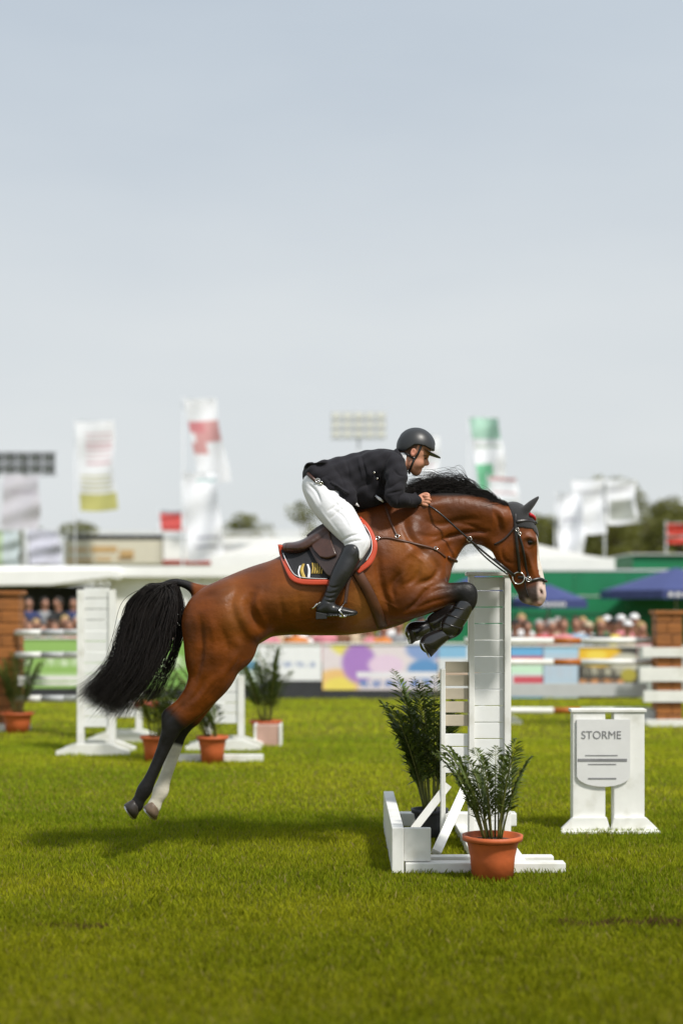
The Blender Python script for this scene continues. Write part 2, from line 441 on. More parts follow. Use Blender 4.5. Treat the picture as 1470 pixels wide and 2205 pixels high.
hv = sculpt(hv, hfc, [(l_[0], l_[1]*(1.45 if l_[2] > 2.5 and l_[0][0][1] < 1340 else 1.1))+tuple(l_[2:]) for l_ in [
    # shoulder blade, triceps, point of shoulder
    ([(868,1118),(878,1150),(900,1178),(925,1198)], -.014, 9, .05), ([(905,1172),(885,1185),(862,1205),(848,1232)], .012, 12, .05), ([(930,1200),(945,1225),(930,1248),(900,1258)], -.013, 7, .05),
    ([(812,1190),(815,1230),(824,1275),(842,1318)], -.016, 9, .1), ([(862,1232),(845,1262),(850,1295)], -.010, 6, .1), ([(885,1205),(868,1235),(872,1268)], .010, 10, .1), ([(905,1215),(895,1245),(868,1262)], -.008, 6, .1),
    ([(872,1318),(895,1300),(915,1275),(938,1258)], -.012, 5, .1), ([(905,1290),(940,1272),(975,1266)], -.005, 4, .1), ([(895,1310),(930,1297),(970,1286)], -.005, 4, .1),
    ([(845,1262),(858,1246),(876,1232)], .004, 1.8, .1), ([(820,1292),(838,1302),(858,1312)], .004, 1.8, .1), ([(905,1262),(925,1266),(948,1262)], .003, 1.5, .1), ([(880,1190),(905,1205),(918,1222)], .004, 2, .1),
    # neck muscles and folds
    ([(905,1120),(945,1130),(990,1122),(1030,1118)], -.008, 8, .03), ([(925,1172),(965,1158),(1010,1147),(1050,1145)], -.012, 5, .03), ([(1060,1100),(1072,1120),(1075,1145)], -.006, 5, .03), ([(1075,1098),(1085,1118),(1086,1140)], .006, 6, .03), ([(900,1150),(930,1156),(960,1150)], -.006, 5, .05), ([(990,1128),(1020,1135),(1045,1150)], -.005, 4, .03), ([(890,1095),(925,1088),(965,1083)], .006, 9, .03),
    # barrel, flank, ribs
    ([(545,1275),(535,1305),(548,1335),(565,1362)], -.018, 12, .1), ([(560,1268),(552,1300),(562,1330)], .006, 8, .1), ([(600,1275),(606,1310),(618,1345)], -.004, 7, .1), ([(640,1280),(646,1315),(658,1350)], -.003, 7, .1), ([(570,1352),(640,1350),(720,1352)], -.005, 8, .1), ([(760,1345),(790,1330),(812,1300)], .006, 8, .1),
    ([(590,1330),(640,1336),(700,1326),(740,1335)], .003, 1.6, .1),
    # croup, thigh, gaskin
    ([(520,1262),(500,1290),(505,1330),(525,1372)], -.010, 10, .08), ([(430,1330),(434,1380),(430,1425),(418,1465)], -.011, 7, .08), ([(450,1330),(462,1380),(458,1430)], .006, 9, .08), ([(475,1345),(490,1400),(478,1450)], -.007, 8, .08), ([(500,1372),(515,1395),(498,1430),(475,1460)], .009, 8, .05), ([(440,1462),(425,1492),(405,1515)], -.008, 5, .05), ([(462,1460),(440,1492),(418,1522)], .006, 5, .05), ([(430,1285),(470,1278),(510,1262)], -.005, 7, .08), ([(395,1515),(378,1532),(366,1550)], -.008, 4, .04),
    ([(470,1470),(455,1490),(432,1515)], .003, 1.6, .08), ([(510,1340),(500,1375),(492,1405)], .003, 1.8, .08),
    # tendons of the cannons
    ([(357,1590),(340,1630),(322,1672)], -.006, 3, .04), ([(380,1592),(368,1635),(354,1672)], -.006, 3, .04, 1),
    # face
    ([(1119,1195),(1128,1222),(1140,1245)], -.007, 4, .02), ([(1132,1185),(1141,1212),(1149,1238)], .005, 3, .02), ([(1126,1205),(1132,1225),(1137,1240)], .003, 1.3, .02), ([(1128,1160),(1136,1155),(1148,1158)], .005, 2.2, .04), ([(1130,1175),(1138,1179),(1148,1174)], .004, 2, .04), ([(1096,1150),(1080,1180),(1085,1205),(1105,1215)], -.004, 4, .02), ([(1135,1297),(1143,1300),(1153,1303)], -.005, 1.6, .0), ([(1158,1266),(1168,1262),(1171,1272)], .004, 2.2, .02),
]])
HB = BVHTree.FromPolygons([tuple(v) for v in hv], [tuple(f) for f in hfc.tolist()])
px, py = topx(hv); yy = hv[:, 1]
ay_ = np.abs(yy)
n1 = .5+.25*np.sin(hv[:, 0]*23+hv[:, 2]*11)+.25*np.sin(hv[:, 0]*9-hv[:, 2]*31+yy*14)
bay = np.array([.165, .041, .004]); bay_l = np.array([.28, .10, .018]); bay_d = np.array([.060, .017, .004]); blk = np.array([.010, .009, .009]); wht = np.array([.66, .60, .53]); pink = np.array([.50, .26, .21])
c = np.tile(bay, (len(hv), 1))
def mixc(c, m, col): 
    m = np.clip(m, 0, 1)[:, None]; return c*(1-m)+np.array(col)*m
c = mixc(c, .50*sstep(n1, .25, .9), bay_d); c = mixc(c, .55*np.exp(-(((px-905)/32)**2+((py-1225)/34)**2)), bay_l*1.15); c = mixc(c, .45*np.exp(-(((px-860)/22)**2+((py-1175)/26)**2)), bay_l); c = mixc(c, .5*np.exp(-(((px-505)/30)**2+((py-1320)/60)**2)), bay_l)  # random darker tone, plus glossy highlights painted on shoulder and rump
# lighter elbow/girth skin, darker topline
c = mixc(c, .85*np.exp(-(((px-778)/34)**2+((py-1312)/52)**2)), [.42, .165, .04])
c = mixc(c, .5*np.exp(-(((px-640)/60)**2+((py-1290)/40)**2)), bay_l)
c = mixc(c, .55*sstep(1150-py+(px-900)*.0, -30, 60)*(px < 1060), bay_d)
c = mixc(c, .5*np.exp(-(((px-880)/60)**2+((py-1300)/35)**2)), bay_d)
# black points: legs
hl = (px < 470) & (py > 1480)
t = sstep(py-1.15*(px-395)+(yy > 0)*24, 1505, 1560) * hl
fr = (px-370)*.6
c = mixc(c, sstep(1.0*(py-1530)-1.0*(px-385)+(yy > 0)*8, -12, 34)*hl*(yy < 0), blk)
c = mixc(c, sstep(1.0*(py-1530)-1.0*(px-404), -10, 30)*hl*(yy > 0), blk)
c = mixc(c, sstep(py-.3*(px-360), 1592, 1604)*(yy > .02)*(px < 470), [.60, .56, .47])
fl = (py > 1245) & (px > 895)*(px < 1040) & (np.abs(yy) > .09)
c = mixc(c, sstep(px+n1*14, 938, 1000)*fl, blk)
c = mixc(c, ((py > 1341-(px-880)*.28) & (px > 880) & (px < 1030) & (np.abs(yy) > .09)).astype(float), blk)
# tail bone dark, dorsal
c = mixc(c, sstep(-px, -420, -408)*(py < 1283)*(ay_ < .06), blk)
c = mixc(c, sstep(1070-py, -3, 6)*(px > 860)*(px < 1090), blk*2)
# head markings
hd = (px > 1050) & (py > 1085) & (np.abs(yy) < .16)
c = mixc(c, sstep(py-.25*(1170-px), 1246, 1264)*hd*.95, [.055, .042, .038])
rim = 1166+(py-1200)*.03
bl = sstep(px-(1146+(py-1140)*.115)+(.05-np.abs(yy))*60-2, -1.5, 2.5)*hd*(py > 1150)*(np.abs(yy) < .042)
c = mixc(c, bl, wht)
c = mixc(c, sstep(px-1162-(1275-py)*.05+n1*6, -4, 4)*hd*sstep(py, 1246, 1256), [.62, .46, .40])
c = mixc(c, np.exp(-(((px-1158)/13)**2+((py-1302)/6)**2))*hd*1.2, pink)
c = mixc(c, np.exp(-(((px-1137)/6)**2+((py-1295)/6)**2))*hd, [.55, .42, .33])
c = mixc(c, np.exp(-(((px-1141)/15)**2+((py-1166)/10)**2))*hd*.75, [.03, .022, .02])
c = mixc(c, (np.exp(-(((px-1165)/3.4)**2+((py-1275.5)/6.5)**2))*(np.abs(yy) > .03)), [.10, .04, .035])
ear = hd & (py-1.0*(px-1118) < 1086) & (py < 1112)
c = mixc(c, ear.astype(float), blk)

hm = mat('bay_coat', (1,1,1), .44, .20, 7, bump=.14, bscale=170, spec=.28, sheen=.0, attr=True, stretch=(.6,1,1.8))
nb = hm.node_tree
# soft hair sheen: larger muscle/dapple relief on top of the fine coat
bn2 = nb.nodes.new('ShaderNodeTexNoise'); bn2.inputs['Scale'].default_value = 9; bn2.inputs['Detail'].default_value = 3
bp2 = nb.nodes.new('ShaderNodeBump'); bp2.inputs['Strength'].default_value = .55; bp2.inputs['Distance'].default_value = .02
tcx = [x for x in nb.nodes if x.type == 'TEX_COORD'][0]; nb.links.new(tcx.outputs['Object'], bn2.inputs['Vector'])
nb.links.new(bn2.outputs['Fac'], bp2.inputs['Height'])
b1 = [x for x in nb.nodes if x.type == 'BUMP' and x != bp2][0]; nb.links.new(bp2.outputs[0], b1.inputs['Normal'])
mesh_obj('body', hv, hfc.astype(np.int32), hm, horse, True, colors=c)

M['eye'] = mat('eye', (.008,.005,.004), .12, .2, spec=.5)
for sy in (-1, 1):
    f = Field((0,0,0), (.1,.1,.1), .0035); f.blob((.05,.05,.05), (.021,.019,.018), 0, 0)
    v, q = f.mesh(); v += np.array(P(1140.5,1167.5, sy*.0765))-.05
    mesh_obj('eye', v, q.astype(np.int32), M['eye'], horse, True)
# hooves with shoes
M['hoof'] = mat('hoof', (.035,.028,.024), .45, .3, 20); M['shoe'] = mat('shoe', (.42,.42,.43), .3, .1, metal=.9)
M['hoof_pale'] = mat('hoof_pale', (.16,.11,.075), .5, .3, 20)
def hoof(a, b, toe, m):
    """a = coronet centre, b = ground-face centre, toe = direction of the toe"""
    a = Vector(a); b = Vector(b); ax = (b-a).normalized(); t = Vector(toe); t = (t-ax*t.dot(ax)).normalized(); w = ax.cross(t)
    L = (b-a).length; vs = []; n = 24; rings = [(0,.038,.040,0),(.12,.045,.046,0),(.5,.053,.051,.006),(1,.064,.058,.014),(1.0,.050,.046,.012),(.86,.03,.03,.0)]
    for (h, rt, rw, off) in rings:
        for k in range(n):
            q = 2*math.pi*k/n; cx = math.cos(q); r = rt*(1 if cx > 0 else .78)
            vs.append(a+ax*(L*h)+t*(cx*r+off)+w*(math.sin(q)*rw)+ax*(0.0 if h < .2 else -cx*.006))
    fs = []
    for i in range(len(rings)-1):
        for k in range(n):
            p0 = i*n+k; p1 = i*n+(k+1) % n; fs.append((p0, p0+n, p1+n, p1))
    fs.append(tuple(range(n))); fs.append(tuple(range((len(rings)-1)*n+n-1, (len(rings)-1)*n-1, -1)))
    ho = mesh_obj('hoof', vs, fs, m, horse, True)
    mb = MB(); pts = []
    for k in range(25):
        q = -2.35+4.7*k/24; cx = math.cos(q); r = .056*(1 if cx > 0 else .85)
        pts.append(b+t*(cx*r+.012)+w*(math.sin(q)*.050)+ax*.003)
    vs = []; fs = []
    for i, p in enumerate(pts):
        d = (p-b-t*.012).normalized()
        for (o1, o2) in ((-.009,-.004), (.006,-.004), (.006,.005), (-.009,.005)): vs.append(p+d*o1+ax*o2)
    for i in range(24):
        for k in range(4): fs.append((i*4+k, i*4+(k+1) % 4, i*4+4+(k+1) % 4, i*4+4+k))
    mb.add(vs, fs); mb.build('horseshoe', M['shoe'], ho)
hoof(P(295,1730,-.13), P(276,1742,-.13), (-.1,0,-1), M['hoof'])
hoof(P(335,1732,.13), P(318,1746,.13), (0,0,-1), M['hoof_pale'])
hoof(P(946,1375,-.15), P(913,1392,-.145), (-.1,0,-1), M['hoof'])
hoof(P(906,1356,.15), P(878,1362,.145), (-.1,-.15,-1), M['hoof'])

# hair -------------------------------------------------------------
M['hair'] = mat('black_hair', (.012,.009,.008), .5, .4, 12, spec=.3)
def strands(name, paths, r0, parent, m, nseg=14):
    """paths: (N, K, 3) control points in world space"""
    paths = np.asarray(paths); N, K, _ = paths.shape
    t = np.linspace(0, K-1, nseg+1); i = np.clip(t.astype(int), 0, K-2); u = (t-i)[None, :, None]
    pad = np.concatenate([2*paths[:, :1]-paths[:, 1:2], paths, 2*paths[:, -1:]-paths[:, -2:-1]], 1)
    a, b, cc, d = pad[:, i], pad[:, i+1], pad[:, i+2], pad[:, i+3]
    c = .5*((2*b)+(-a+cc)*u+(2*a-5*b+4*cc-d)*u*u+(-a+3*b-3*cc+d)*u**3)
    T = np.gradient(c, axis=1); T /= np.linalg.norm(T, axis=2, keepdims=True)+1e-9
    up = np.array([0, 1., 0.1]); A = np.cross(T, up); A /= np.linalg.norm(A, axis=2, keepdims=True)+1e-9; B = np.cross(T, A)
    R = (r0*(1-np.linspace(0, 1, nseg+1)**2.2*.85))[None, :, None]*rng.uniform(.6, 1.3, (N, 1, 1))
    ring = np.stack([c+A*R, c-.5*A*R+.87*B*R, c-.5*A*R-.87*B*R], 2)        # N, S, 3, 3
    v = ring.reshape(-1, 3)
    base = (np.arange(N)[:, None, None]*(nseg+1)+np.arange(nseg)[None, :, None])*3
    k = np.arange(3)[None, None, :]; k2 = (k+1) % 3
    f = np.stack([base+k, base+k2, base+3+k2, base+3+k], -1).reshape(-1, 4)
    return mesh_obj(name, v, f.astype(np.int32), m, parent, True)
def pxpath(l): return np.array([[a, b] for a, b in l], float)
L_ = pxpath([(373,1256),(312,1264),(272,1302),(252,1370),(228,1432),(166,1494)])
R_ = pxpath([(378,1256),(384,1292),(380,1345),(360,1405),(322,1468),(264,1546)])
tp = []
for i in range(3400):
    u = rng.beta(1.15, 1.15); clump = rng.integers(0, 26); u = .82*u+.18*((clump+.5)/26)
    g = L_*(1-u)+R_*u; y0 = rng.normal(0, .028)
    ln = rng.uniform(.72, 1.04) if rng.random() < .55 else rng.uniform(.93, 1.08)
    jit = rng.normal(0, 1, g.shape)*np.array([0, 2, 3.5, 4.5, 6, 8])[:, None]
    jit += np.array([0,1,3,5,8,13])[:, None]*math.sin(clump*2.4)*np.array([[1,.4]])
    g = g+jit; g[-1] = g[-2]+(g[-1]-g[-2])*ln*1.02
    # roots run along the dock
    g[0] = [rng.uniform(345, 382), 0]; g[0, 1] = 1252+abs(g[0, 0]-376)*.12+rng.uniform(-1, 3)
    tp.append([P(a, b, y0*(1+.6*k)+rng.normal(0, .006)) for k, (a, b) in enumerate(g)])
for i in range(110):    # thin wisps falling inside the right edge
    x = rng.uniform(372, 386); s_ = rng.uniform(.5, 1.05)
    g = [(x,1262),(x+rng.uniform(4,14),1310),(x+rng.uniform(0,14),1370),(x-20*s_+rng.normal(0,5),1430),(x-60*s_,1490)]
    y0 = rng.normal(0, .03); g = g+[(g[-1][0]-16, g[-1][1]+30*s_)]
    tp.append([P(a, b, y0) for a, b in g])
tail = strands('tail', tp, .0018, horse, M['hair'], 26)
# braided wrap near dock
# mane ---------------------------------------------------------------
crest = catmull([(872,1080,0),(895,1071,0),(930,1064,0),(975,1063,0),(1020,1067,0),(1060,1078,0),(1090,1089,0),(1108,1093,0)], 8)
mp_ = []
for i in range(3300):
    s_ = rng.uniform(0, 1)**.9; q = crest[int(s_*(len(crest)-1))]
    top = np.interp(s_, [0,.15,.3,.45,.55,.7,.85,1], [18,26,36,46,50,40,22,6])*(1.25 if rng.random() < .12 else .92)
    ci = int(s_*34); cl = math.sin(ci*12.9898)*43758.5; cl -= math.floor(cl); cl2 = (cl*7) % 1
    ln = rng.uniform(.6, 1.0)*(.75+.5*cl)
    back = np.interp(s_, [0,.25,.5,.7,1], [16,50,80,84,40])*ln; up = top*rng.uniform(.25, 1.0)*(.7+.5*cl2)
    y0 = rng.normal(0, .018); yd = y0*1.5+rng.normal(0, .015)+(cl-.5)*.05
    x, y = q[0], q[1]+2; w_ = 3*math.sin(ci*2.1)
    pts = [(x+2, y+4, y0*.4), (x-back*.2, y-up*.62, y0), (x-back*.5, y-up*.98+w_*.5, yd), (x-back*.8, y-up*(.86+.2*cl)+w_, yd), (x-back*1.08, y-up*(.55+.35*cl2)+w_*2, yd*1.1)]
    mp_.append([P(*k) for k in pts])
for i in range(2200):     # short base hair lying along the crest
    s_ = rng.uniform(0, 1); q = crest[int(s_*(len(crest)-1))]; b_ = rng.uniform(20, 50); sg = rng.choice([-1, 1]); y0 = rng.uniform(.0, .045)*sg
    h_ = rng.uniform(3, 13)
    pts = [(q[0], q[1]+4+abs(y0)*260, y0*1.2), (q[0]-b_*.3, q[1]-h_*.7+2, y0), (q[0]-b_*.65, q[1]-h_+2, y0), (q[0]-b_*.85, q[1]-h_*.8+2, y0), (q[0]-b_, q[1]-h_*.5+3, y0)]
    mp_.append([P(*k) for k in pts])
strands('mane', mp_, .0013, horse, M['hair'], 20)

# ------------------------------------------------------------------ conforming helpers
def hit(px_, py_, side=-1, off=.004, fall=.05, tree=None):
    """surface point of the horse seen in side view at these photo pixels"""
    tree = tree or HB
    y = side*fall
    for it in range(4):          # pixel ray depends slightly on depth
        p = P(px_, py_, y)
        h = tree.ray_cast(Vector((p.x, side*3, p.z)), Vector((0, -side, 0)))
        if h[0] is None: return P(px_, py_, side*fall), Vector((0, side, 0)), False
        y = h[0].y
    return h[0]+h[1]*off, h[1], True
def smooth_y(ys, ok, it=6):
    ys = ys.copy()
    for q in range(it):
        a = ys.copy(); a[1:-1] = .25*ys[:-2]+.5*ys[1:-1]+.25*ys[2:]; ys = a
    return ys
def strap(name, pts, w, m, parent, side=-1, th=.004, off=.003, free=None, sub=6, tree=None):
    """flat strap following the horse; pts photo pixels (x, y[, y-depth override])"""
    c = catmull([(p[0], p[1]) for p in pts], sub)
    fr = None
    if free is not None: fr = catmull([(f, 0) for f in free], sub)[:, 0]
    ctr = []; nrm = []
    for i, (a, b) in enumerate(c):
        if fr is not None: ctr.append(P(a, b, side*fr[i])); nrm.append(Vector((0, side, 0)))
        else:
            p, n_, ok = hit(a, b, side, off, tree=tree); ctr.append(p); nrm.append(n_)
    ctr = [Vector(q) for q in ctr]
    for it in range(2):
        nrm = [((nrm[max(i-1,0)]+nrm[i]*2+nrm[min(i+1,len(nrm)-1)])).normalized() for i in range(len(nrm))]
        if fr is None: ctr = [ctr[0]]+[(ctr[i-1]+ctr[i]*2+ctr[i+1])/4 for i in range(1, len(ctr)-1)]+[ctr[-1]]
    vs = []; fs = []; m_ = len(ctr)
    for i in range(m_):
        t = (ctr[min(i+1, m_-1)]-ctr[max(i-1, 0)]).normalized(); n_ = (nrm[i]-t*nrm[i].dot(t)).normalized(); s_ = t.cross(n_)
        for (a, b) in ((-.5,0),(-.42,1),(.42,1),(.5,0)): vs.append(ctr[i]+s_*(w*a)+n_*(th*b))
    for i in range(m_-1):
        for k in range(4): fs.append((i*4+k, i*4+(k+1) % 4, i*4+4+(k+1) % 4, i*4+4+k))
    fs += [(3,2,1,0), tuple(range((m_-1)*4, m_*4))]
    return mesh_obj(name, vs, fs, m, parent, True)
def ring(name, c, r, tr, m, parent, n=(0,1,0), ang=0):
    mb = MB(); n = Vector(n).normalized(); a = n.orthogonal().normalized(); b = n.cross(a); c = Vector(c)
    mb.tube([c+(a*math.cos(k/20*2*math.pi)+b*math.sin(k/20*2*math.pi))*r for k in range(21)], tr, 8, False)
    return mb.build(name, m, parent, True)
def patch(name, curves, m, parent, side=-1, off=.006, th=.008, fall=.07, nu=26, nv=14, blend=8, tree=None, local_h=None):
    """curves: list of two or more pixel polylines, lofted; projected on the horse"""
    cs = []
    for cv in curves:
        c = catmull(cv, 8); L = np.r_[0, np.cumsum(np.linalg.norm(np.diff(c, axis=0), axis=1))]; L /= L[-1]
        t = np.linspace(0, 1, nu); cs.append(np.stack([np.interp(t, L, c[:, 0]), np.interp(t, L, c[:, 1])], 1))
    cs = np.array(cs); tt = np.linspace(0, len(cs)-1, nv)
    grid = np.array([cs[min(int(t), len(cs)-2)]*(1-(t-min(int(t), len(cs)-2)))+cs[min(int(t), len(cs)-2)+1]*(t-min(int(t), len(cs)-2)) for t in tt])
    Y = np.zeros(grid.shape[:2])
    for i in range(nv):
        for j in range(nu):
            p, n_, ok = hit(grid[i, j, 0], grid[i, j, 1], side, 0, fall, tree); Y[i, j] = abs(p.y)
    for q in range(blend):
        Z = np.pad(Y, 1, mode='edge'); A = (Z[:-2, 1:-1]+Z[2:, 1:-1]+Z[1:-1, :-2]+Z[1:-1, 2:])/4; Y = np.maximum(Y, .5*Y+.5*A) if q < blend//2 else .5*Y+.5*A
    vs = []
    for o_ in (off+th, off):
        for i in range(nv):
            for j in range(nu): vs.append(P(grid[i, j, 0], grid[i, j, 1], side*(Y[i, j]+o_)))
    fs = []; N = nu*nv
    for i in range(nv-1):
        for j in range(nu-1):
            a = i*nu+j; fs.append((a, a+1, a+nu+1, a+nu)); fs.append((N+a, N+a+nu, N+a+nu+1, N+a+1))
    bd = [j for j in range(nu)]+[i*nu+nu-1 for i in range(1, nv)]+[(nv-1)*nu+j for j in range(nu-2, -1, -1)]+[i*nu for i in range(nv-2, 0, -1)]
    for i in range(len(bd)):
        a, b = bd[i], bd[(i+1) % len(bd)]; fs.append((b, a, a+N, b+N))
    o = mesh_obj(name, vs, fs, m, parent, True)
    bm = __import__('bmesh').new(); bm.from_mesh(o.data); __import__('bmesh').ops.recalc_face_normals(bm, faces=bm.faces); bm.to_mesh(o.data); bm.free()
    return o
M['girth'] = mat('girth_leather', (.085,.030,.013), .45, .3, 12)
M['leather_black'] = mat('leather_black', (.014,.011,.011), .33, .3, 20, bump=.1, bscale=120, spec=.6)
M['leather_brown'] = mat('leather_brown', (.055,.022,.014), .36, .3, 12, bump=.1, bscale=90, spec=.6)
M['leather_dkbrown'] = mat('leather_dkbrown', (.032,.017,.014), .4, .3, 12, bump=.1, bscale=90, spec=.6)
M['bonnet'] = mat('bonnet', (.016,.016,.018), .85, .2, 40, bump=.3, bscale=200, sheen=.3)
M['red_trim'] = mat('red_trim', (.55,.01,.02), .5, .1)
M['chrome'] = mat('chrome', (.72,.70,.66), .16, .05, metal=1)

# ------------------------------------------------------------------ ear bonnet
ef = Field((P(1085,0).x, -.16, P(0,1200).z), (P(1175,0).x, .16, P(0,1055).z), .0055)
ef.chain([S(1103,1116,36,0,.094), S(1111,1126,37,0,.101), S(1117,1140,36,0,.104)], k=.015)
for sy in (-1, 1):
    ef.chain([S(1118,1108,9.5,sy*.055,.030), S(1131,1098,9,sy*.06,.028), S(1144,1085,7,sy*.062,.021), S(1158,1071,2.6,sy*.060,.008)], k=.015)
ef.blob(P(1146,1150), (.036,.055,.060), .2, .02)
ef.chain([S(1151,1150,5,0,.04), S(1155,1161,2.5,0,.008)], k=.01)
nrm_ = Vector((-.62, 0, -.78))    # cut the lower/back side
pc = P(1120,1139); 
X = ef.ax[0][:, None, None]; Y = ef.ax[1][None, :, None]; Z = ef.ax[2][None, None, :]
zl = P(0,1137).z; 
cut = np.maximum(zl-.10*(X-P(1112,0).x)-Z+.0*Y, -(X-P(1104,0).x)-.25*(Z-zl))
front = np.maximum(P(1158,1164).z+ .9*np.abs(Y)-Z, P(1144,0).x-X)       # triangular flap down the forehead
cut = np.minimum(cut, front)
ef.d = np.maximum(ef.d, (cut+0*ef.d).astype(np.float32))
v, q = ef.mesh(); bon = mesh_obj('ear_bonnet', relax(v, q, 1), q.astype(np.int32), M['bonnet'], horse, True)
mb = MB()
mb.tube([P(1150.5,1118,y_) + Vector((-5*y_*y_, 0, .4*abs(y_))) for y_ in np.linspace(-.075,.075,11)], .011, 8)
mb.build('red_trim', M['red_trim'], bon, True)

# ------------------------------------------------------------------ bridle
bridle = empty('bridle', P(1110,1150), 'black leather bridle with silver ring bit and long reins on the jumping horse', 'bridle')
bridle.parent = None
UB = BVHTree.FromPolygons([tuple(v_) for v_ in hv], [tuple(f_) for f_ in hfc.tolist()])
for sd_ in (-1, 1):
    strap('cheekpiece', [(1111,1092),(1109,1110),(1110,1140),(1113,1180),(1116,1210),(1118,1232)], .019, M['leather_black'], bridle, sd_, off=.006)
    strap('cheekpiece', [(1112,1140),(1121,1165),(1128,1195),(1133,1225),(1138,1246)], .014, M['leather_black'], bridle, sd_, off=.006)
    strap('browband', [(1110,1124),(1128,1122),(1143,1123),(1150,1128)], .022, M['leather_black'], bridle, sd_, off=.009)
    strap('noseband', [(1115,1243),(1128,1244),(1140,1251),(1152,1248),(1163,1247),(1173,1252)], .018, M['leather_black'], bridle, sd_, off=.005)
    strap('throatlatch', [(1110,1132),(1098,1148),(1082,1163),(1064,1173)], .013, M['leather_dkbrown'], bridle, sd_, off=.004)
    strap('chin_strap', [(1130,1252),(1132,1268),(1138,1285)], .007, M['leather_black'], bridle, sd_, off=.004)
    for (a, b, rr) in ((1113,1141,.010), (1118,1149,.009), (1137,1248,.015)):
        p, n_, ok = hit(a, b, sd_, .012); ring('buckle', p, rr, .0025, M['chrome'], bridle, n_)
    p, n_, ok = hit(1116,1245, sd_, .015); 
    ring('bit_ring', P(1116,1245, p.y), .036, .0045, M['chrome'], bridle, (0.1,1,0))
# noseband across the nose and crown over the poll
def cross(name, a, b, m, w, r_, n=12):
    p1, _, _ = hit(a[0], a[1], -1, .005); p2, _, _ = hit(a[0], a[1], 1, .005); mid = P(b[0], b[1])
    pts = [p1, Vector((mid.x*.65+p1.x*.35, p1.y*.72, mid.z*.65+p1.z*.35)), mid, Vector((mid.x*.65+p2.x*.35, p2.y*.72, mid.z*.65+p2.z*.35)), p2]
    pts = [Vector(v_) for v_ in catmull([tuple(x) for x in pts], 5)]
    mb = MB(); mb.tube(pts, w/2, 8); return mb.build(name, m, bridle, True)
cross('noseband', (1168,1250), (1176,1252), M['leather_black'], .016, 0)
cross('browband', (1147,1124), (1154,1127), M['leather_black'], .018, 0)
for sd_ in (-1, 1):
    mb = MB(); k = -sd_
    pts = catmull([tuple(P(912,1082, sd_*.13)), tuple(P(945,1104, sd_*.165)), tuple(P(1000,1153, sd_*.14)), tuple(P(1055,1200, sd_*.11)), tuple(P(1105,1238, sd_*.085))], 7)
    mb.tube([Vector(v_) for v_ in pts], .0062, 6); mb.build('rein', M['leather_black'], bridle, True)
    mb = MB(); pts = catmull([tuple(P(1009,1161, sd_*.11)), tuple(P(1045,1200, sd_*.10)), tuple(P(1092,1237, sd_*.085))], 7)
    mb.tube([Vector(v_) for v_ in pts], .005, 6); mb.build('martingale_strap', M['leather_black'], bridle, True)
mb = MB(); mb.tube([P(1062,1204,-.11), P(1108,1241,-.09)], .010, 6); mb.build('rein_stop', M['leather_black'], bridle, True)
ring('buckle', P(1010,1161,-.125), .014, .003, M['chrome'], bridle)
bridle['label'] = 'black leather bridle with silver ring bit and long reins on the jumping horse'

# ------------------------------------------------------------------ breastplate
bpl = empty('breastplate', P(900,1170), 'thin brown leather breastplate with metal rings around the horse\'s chest', 'breastplate')
for sd_ in (-1, 1):
    strap('shoulder_strap', [(812,1160),(832,1158),(858,1163),(895,1172),(935,1183),(958,1200)], .014, M['girth'], bpl, sd_, off=.004)
    strap('neck_strap', [(828,1088),(840,1122),(856,1158)], .013, M['girth'], bpl, sd_, off=.004)
    for (a, b) in ((812,1160), (855,1156), (936,1182)):
        p, n_, ok = hit(a, b, sd_, .010); ring('metal_ring', p, .011, .0025, M['chrome'], bpl, n_)
cp_ = []
for y_ in np.linspace(-.115, .115, 13):
    z_ = P(0, 1201+8*(1-(y_/.115)**2)).z; h_ = HB.ray_cast(Vector((P(1008,0).x, y_, z_)), Vector((-1, 0, 0)))
    if h_[0] is not None: cp_.append(h_[0]+Vector((.008, 0, 0)))
mb = MB(); mb.tube(cp_, .009, 8); mb.build('cross_strap', M['girth'], bpl, True); mb = MB()
mb.tube([P(966,1209,0), P(960,1232,0), P(952,1262,0), P(938,1290,0), P(905,1320,0), P(860,1342,0), P(828,1352,0)], .012, 8)
mb.build('chest_strap', M['leather_brown'], bpl, True)

# ------------------------------------------------------------------ tendon boots
M['boot_shell'] = mat('boot_shell', (.013,.012,.012), .22, .2, 10, spec=.7, coat=.4)
for (nm, y, pts) in (('near', -.16, [S(1000,1303,19,-.16,.045), S(988,1325,20,-.16,.047), S(974,1342,22,-.16,.047), S(968,1354,20,-.16,.046)]),
                     ('far', .16, [S(975,1312,17,.16,.042), S(957,1328,19,.16,.045), S(936,1341,20,.16,.045)])):
    pc_ = np.array([p[:3] for p in pts]); lo = pc_.min(0)-.12; hi = pc_.max(0)+.12
    f = Field(lo, hi, .0055); f.chain(pts, k=.01)
    v, q = f.mesh(); bt = mesh_obj('tendon_boot', v, q.astype(np.int32), M['boot_shell'], horse, True)
mb = MB()
for (a, b) in (((1008,1316),(975,1306)), ((1000,1336),(961,1322)), ((992,1354),(952,1341))):
    mb.tube([P(a[0],a[1],-.195), P((a[0]+b[0])/2,(a[1]+b[1])/2,-.212), P(b[0],b[1],-.197)], .005, 6)
mb.build('boot_strap', M['leather_black'], horse, True)
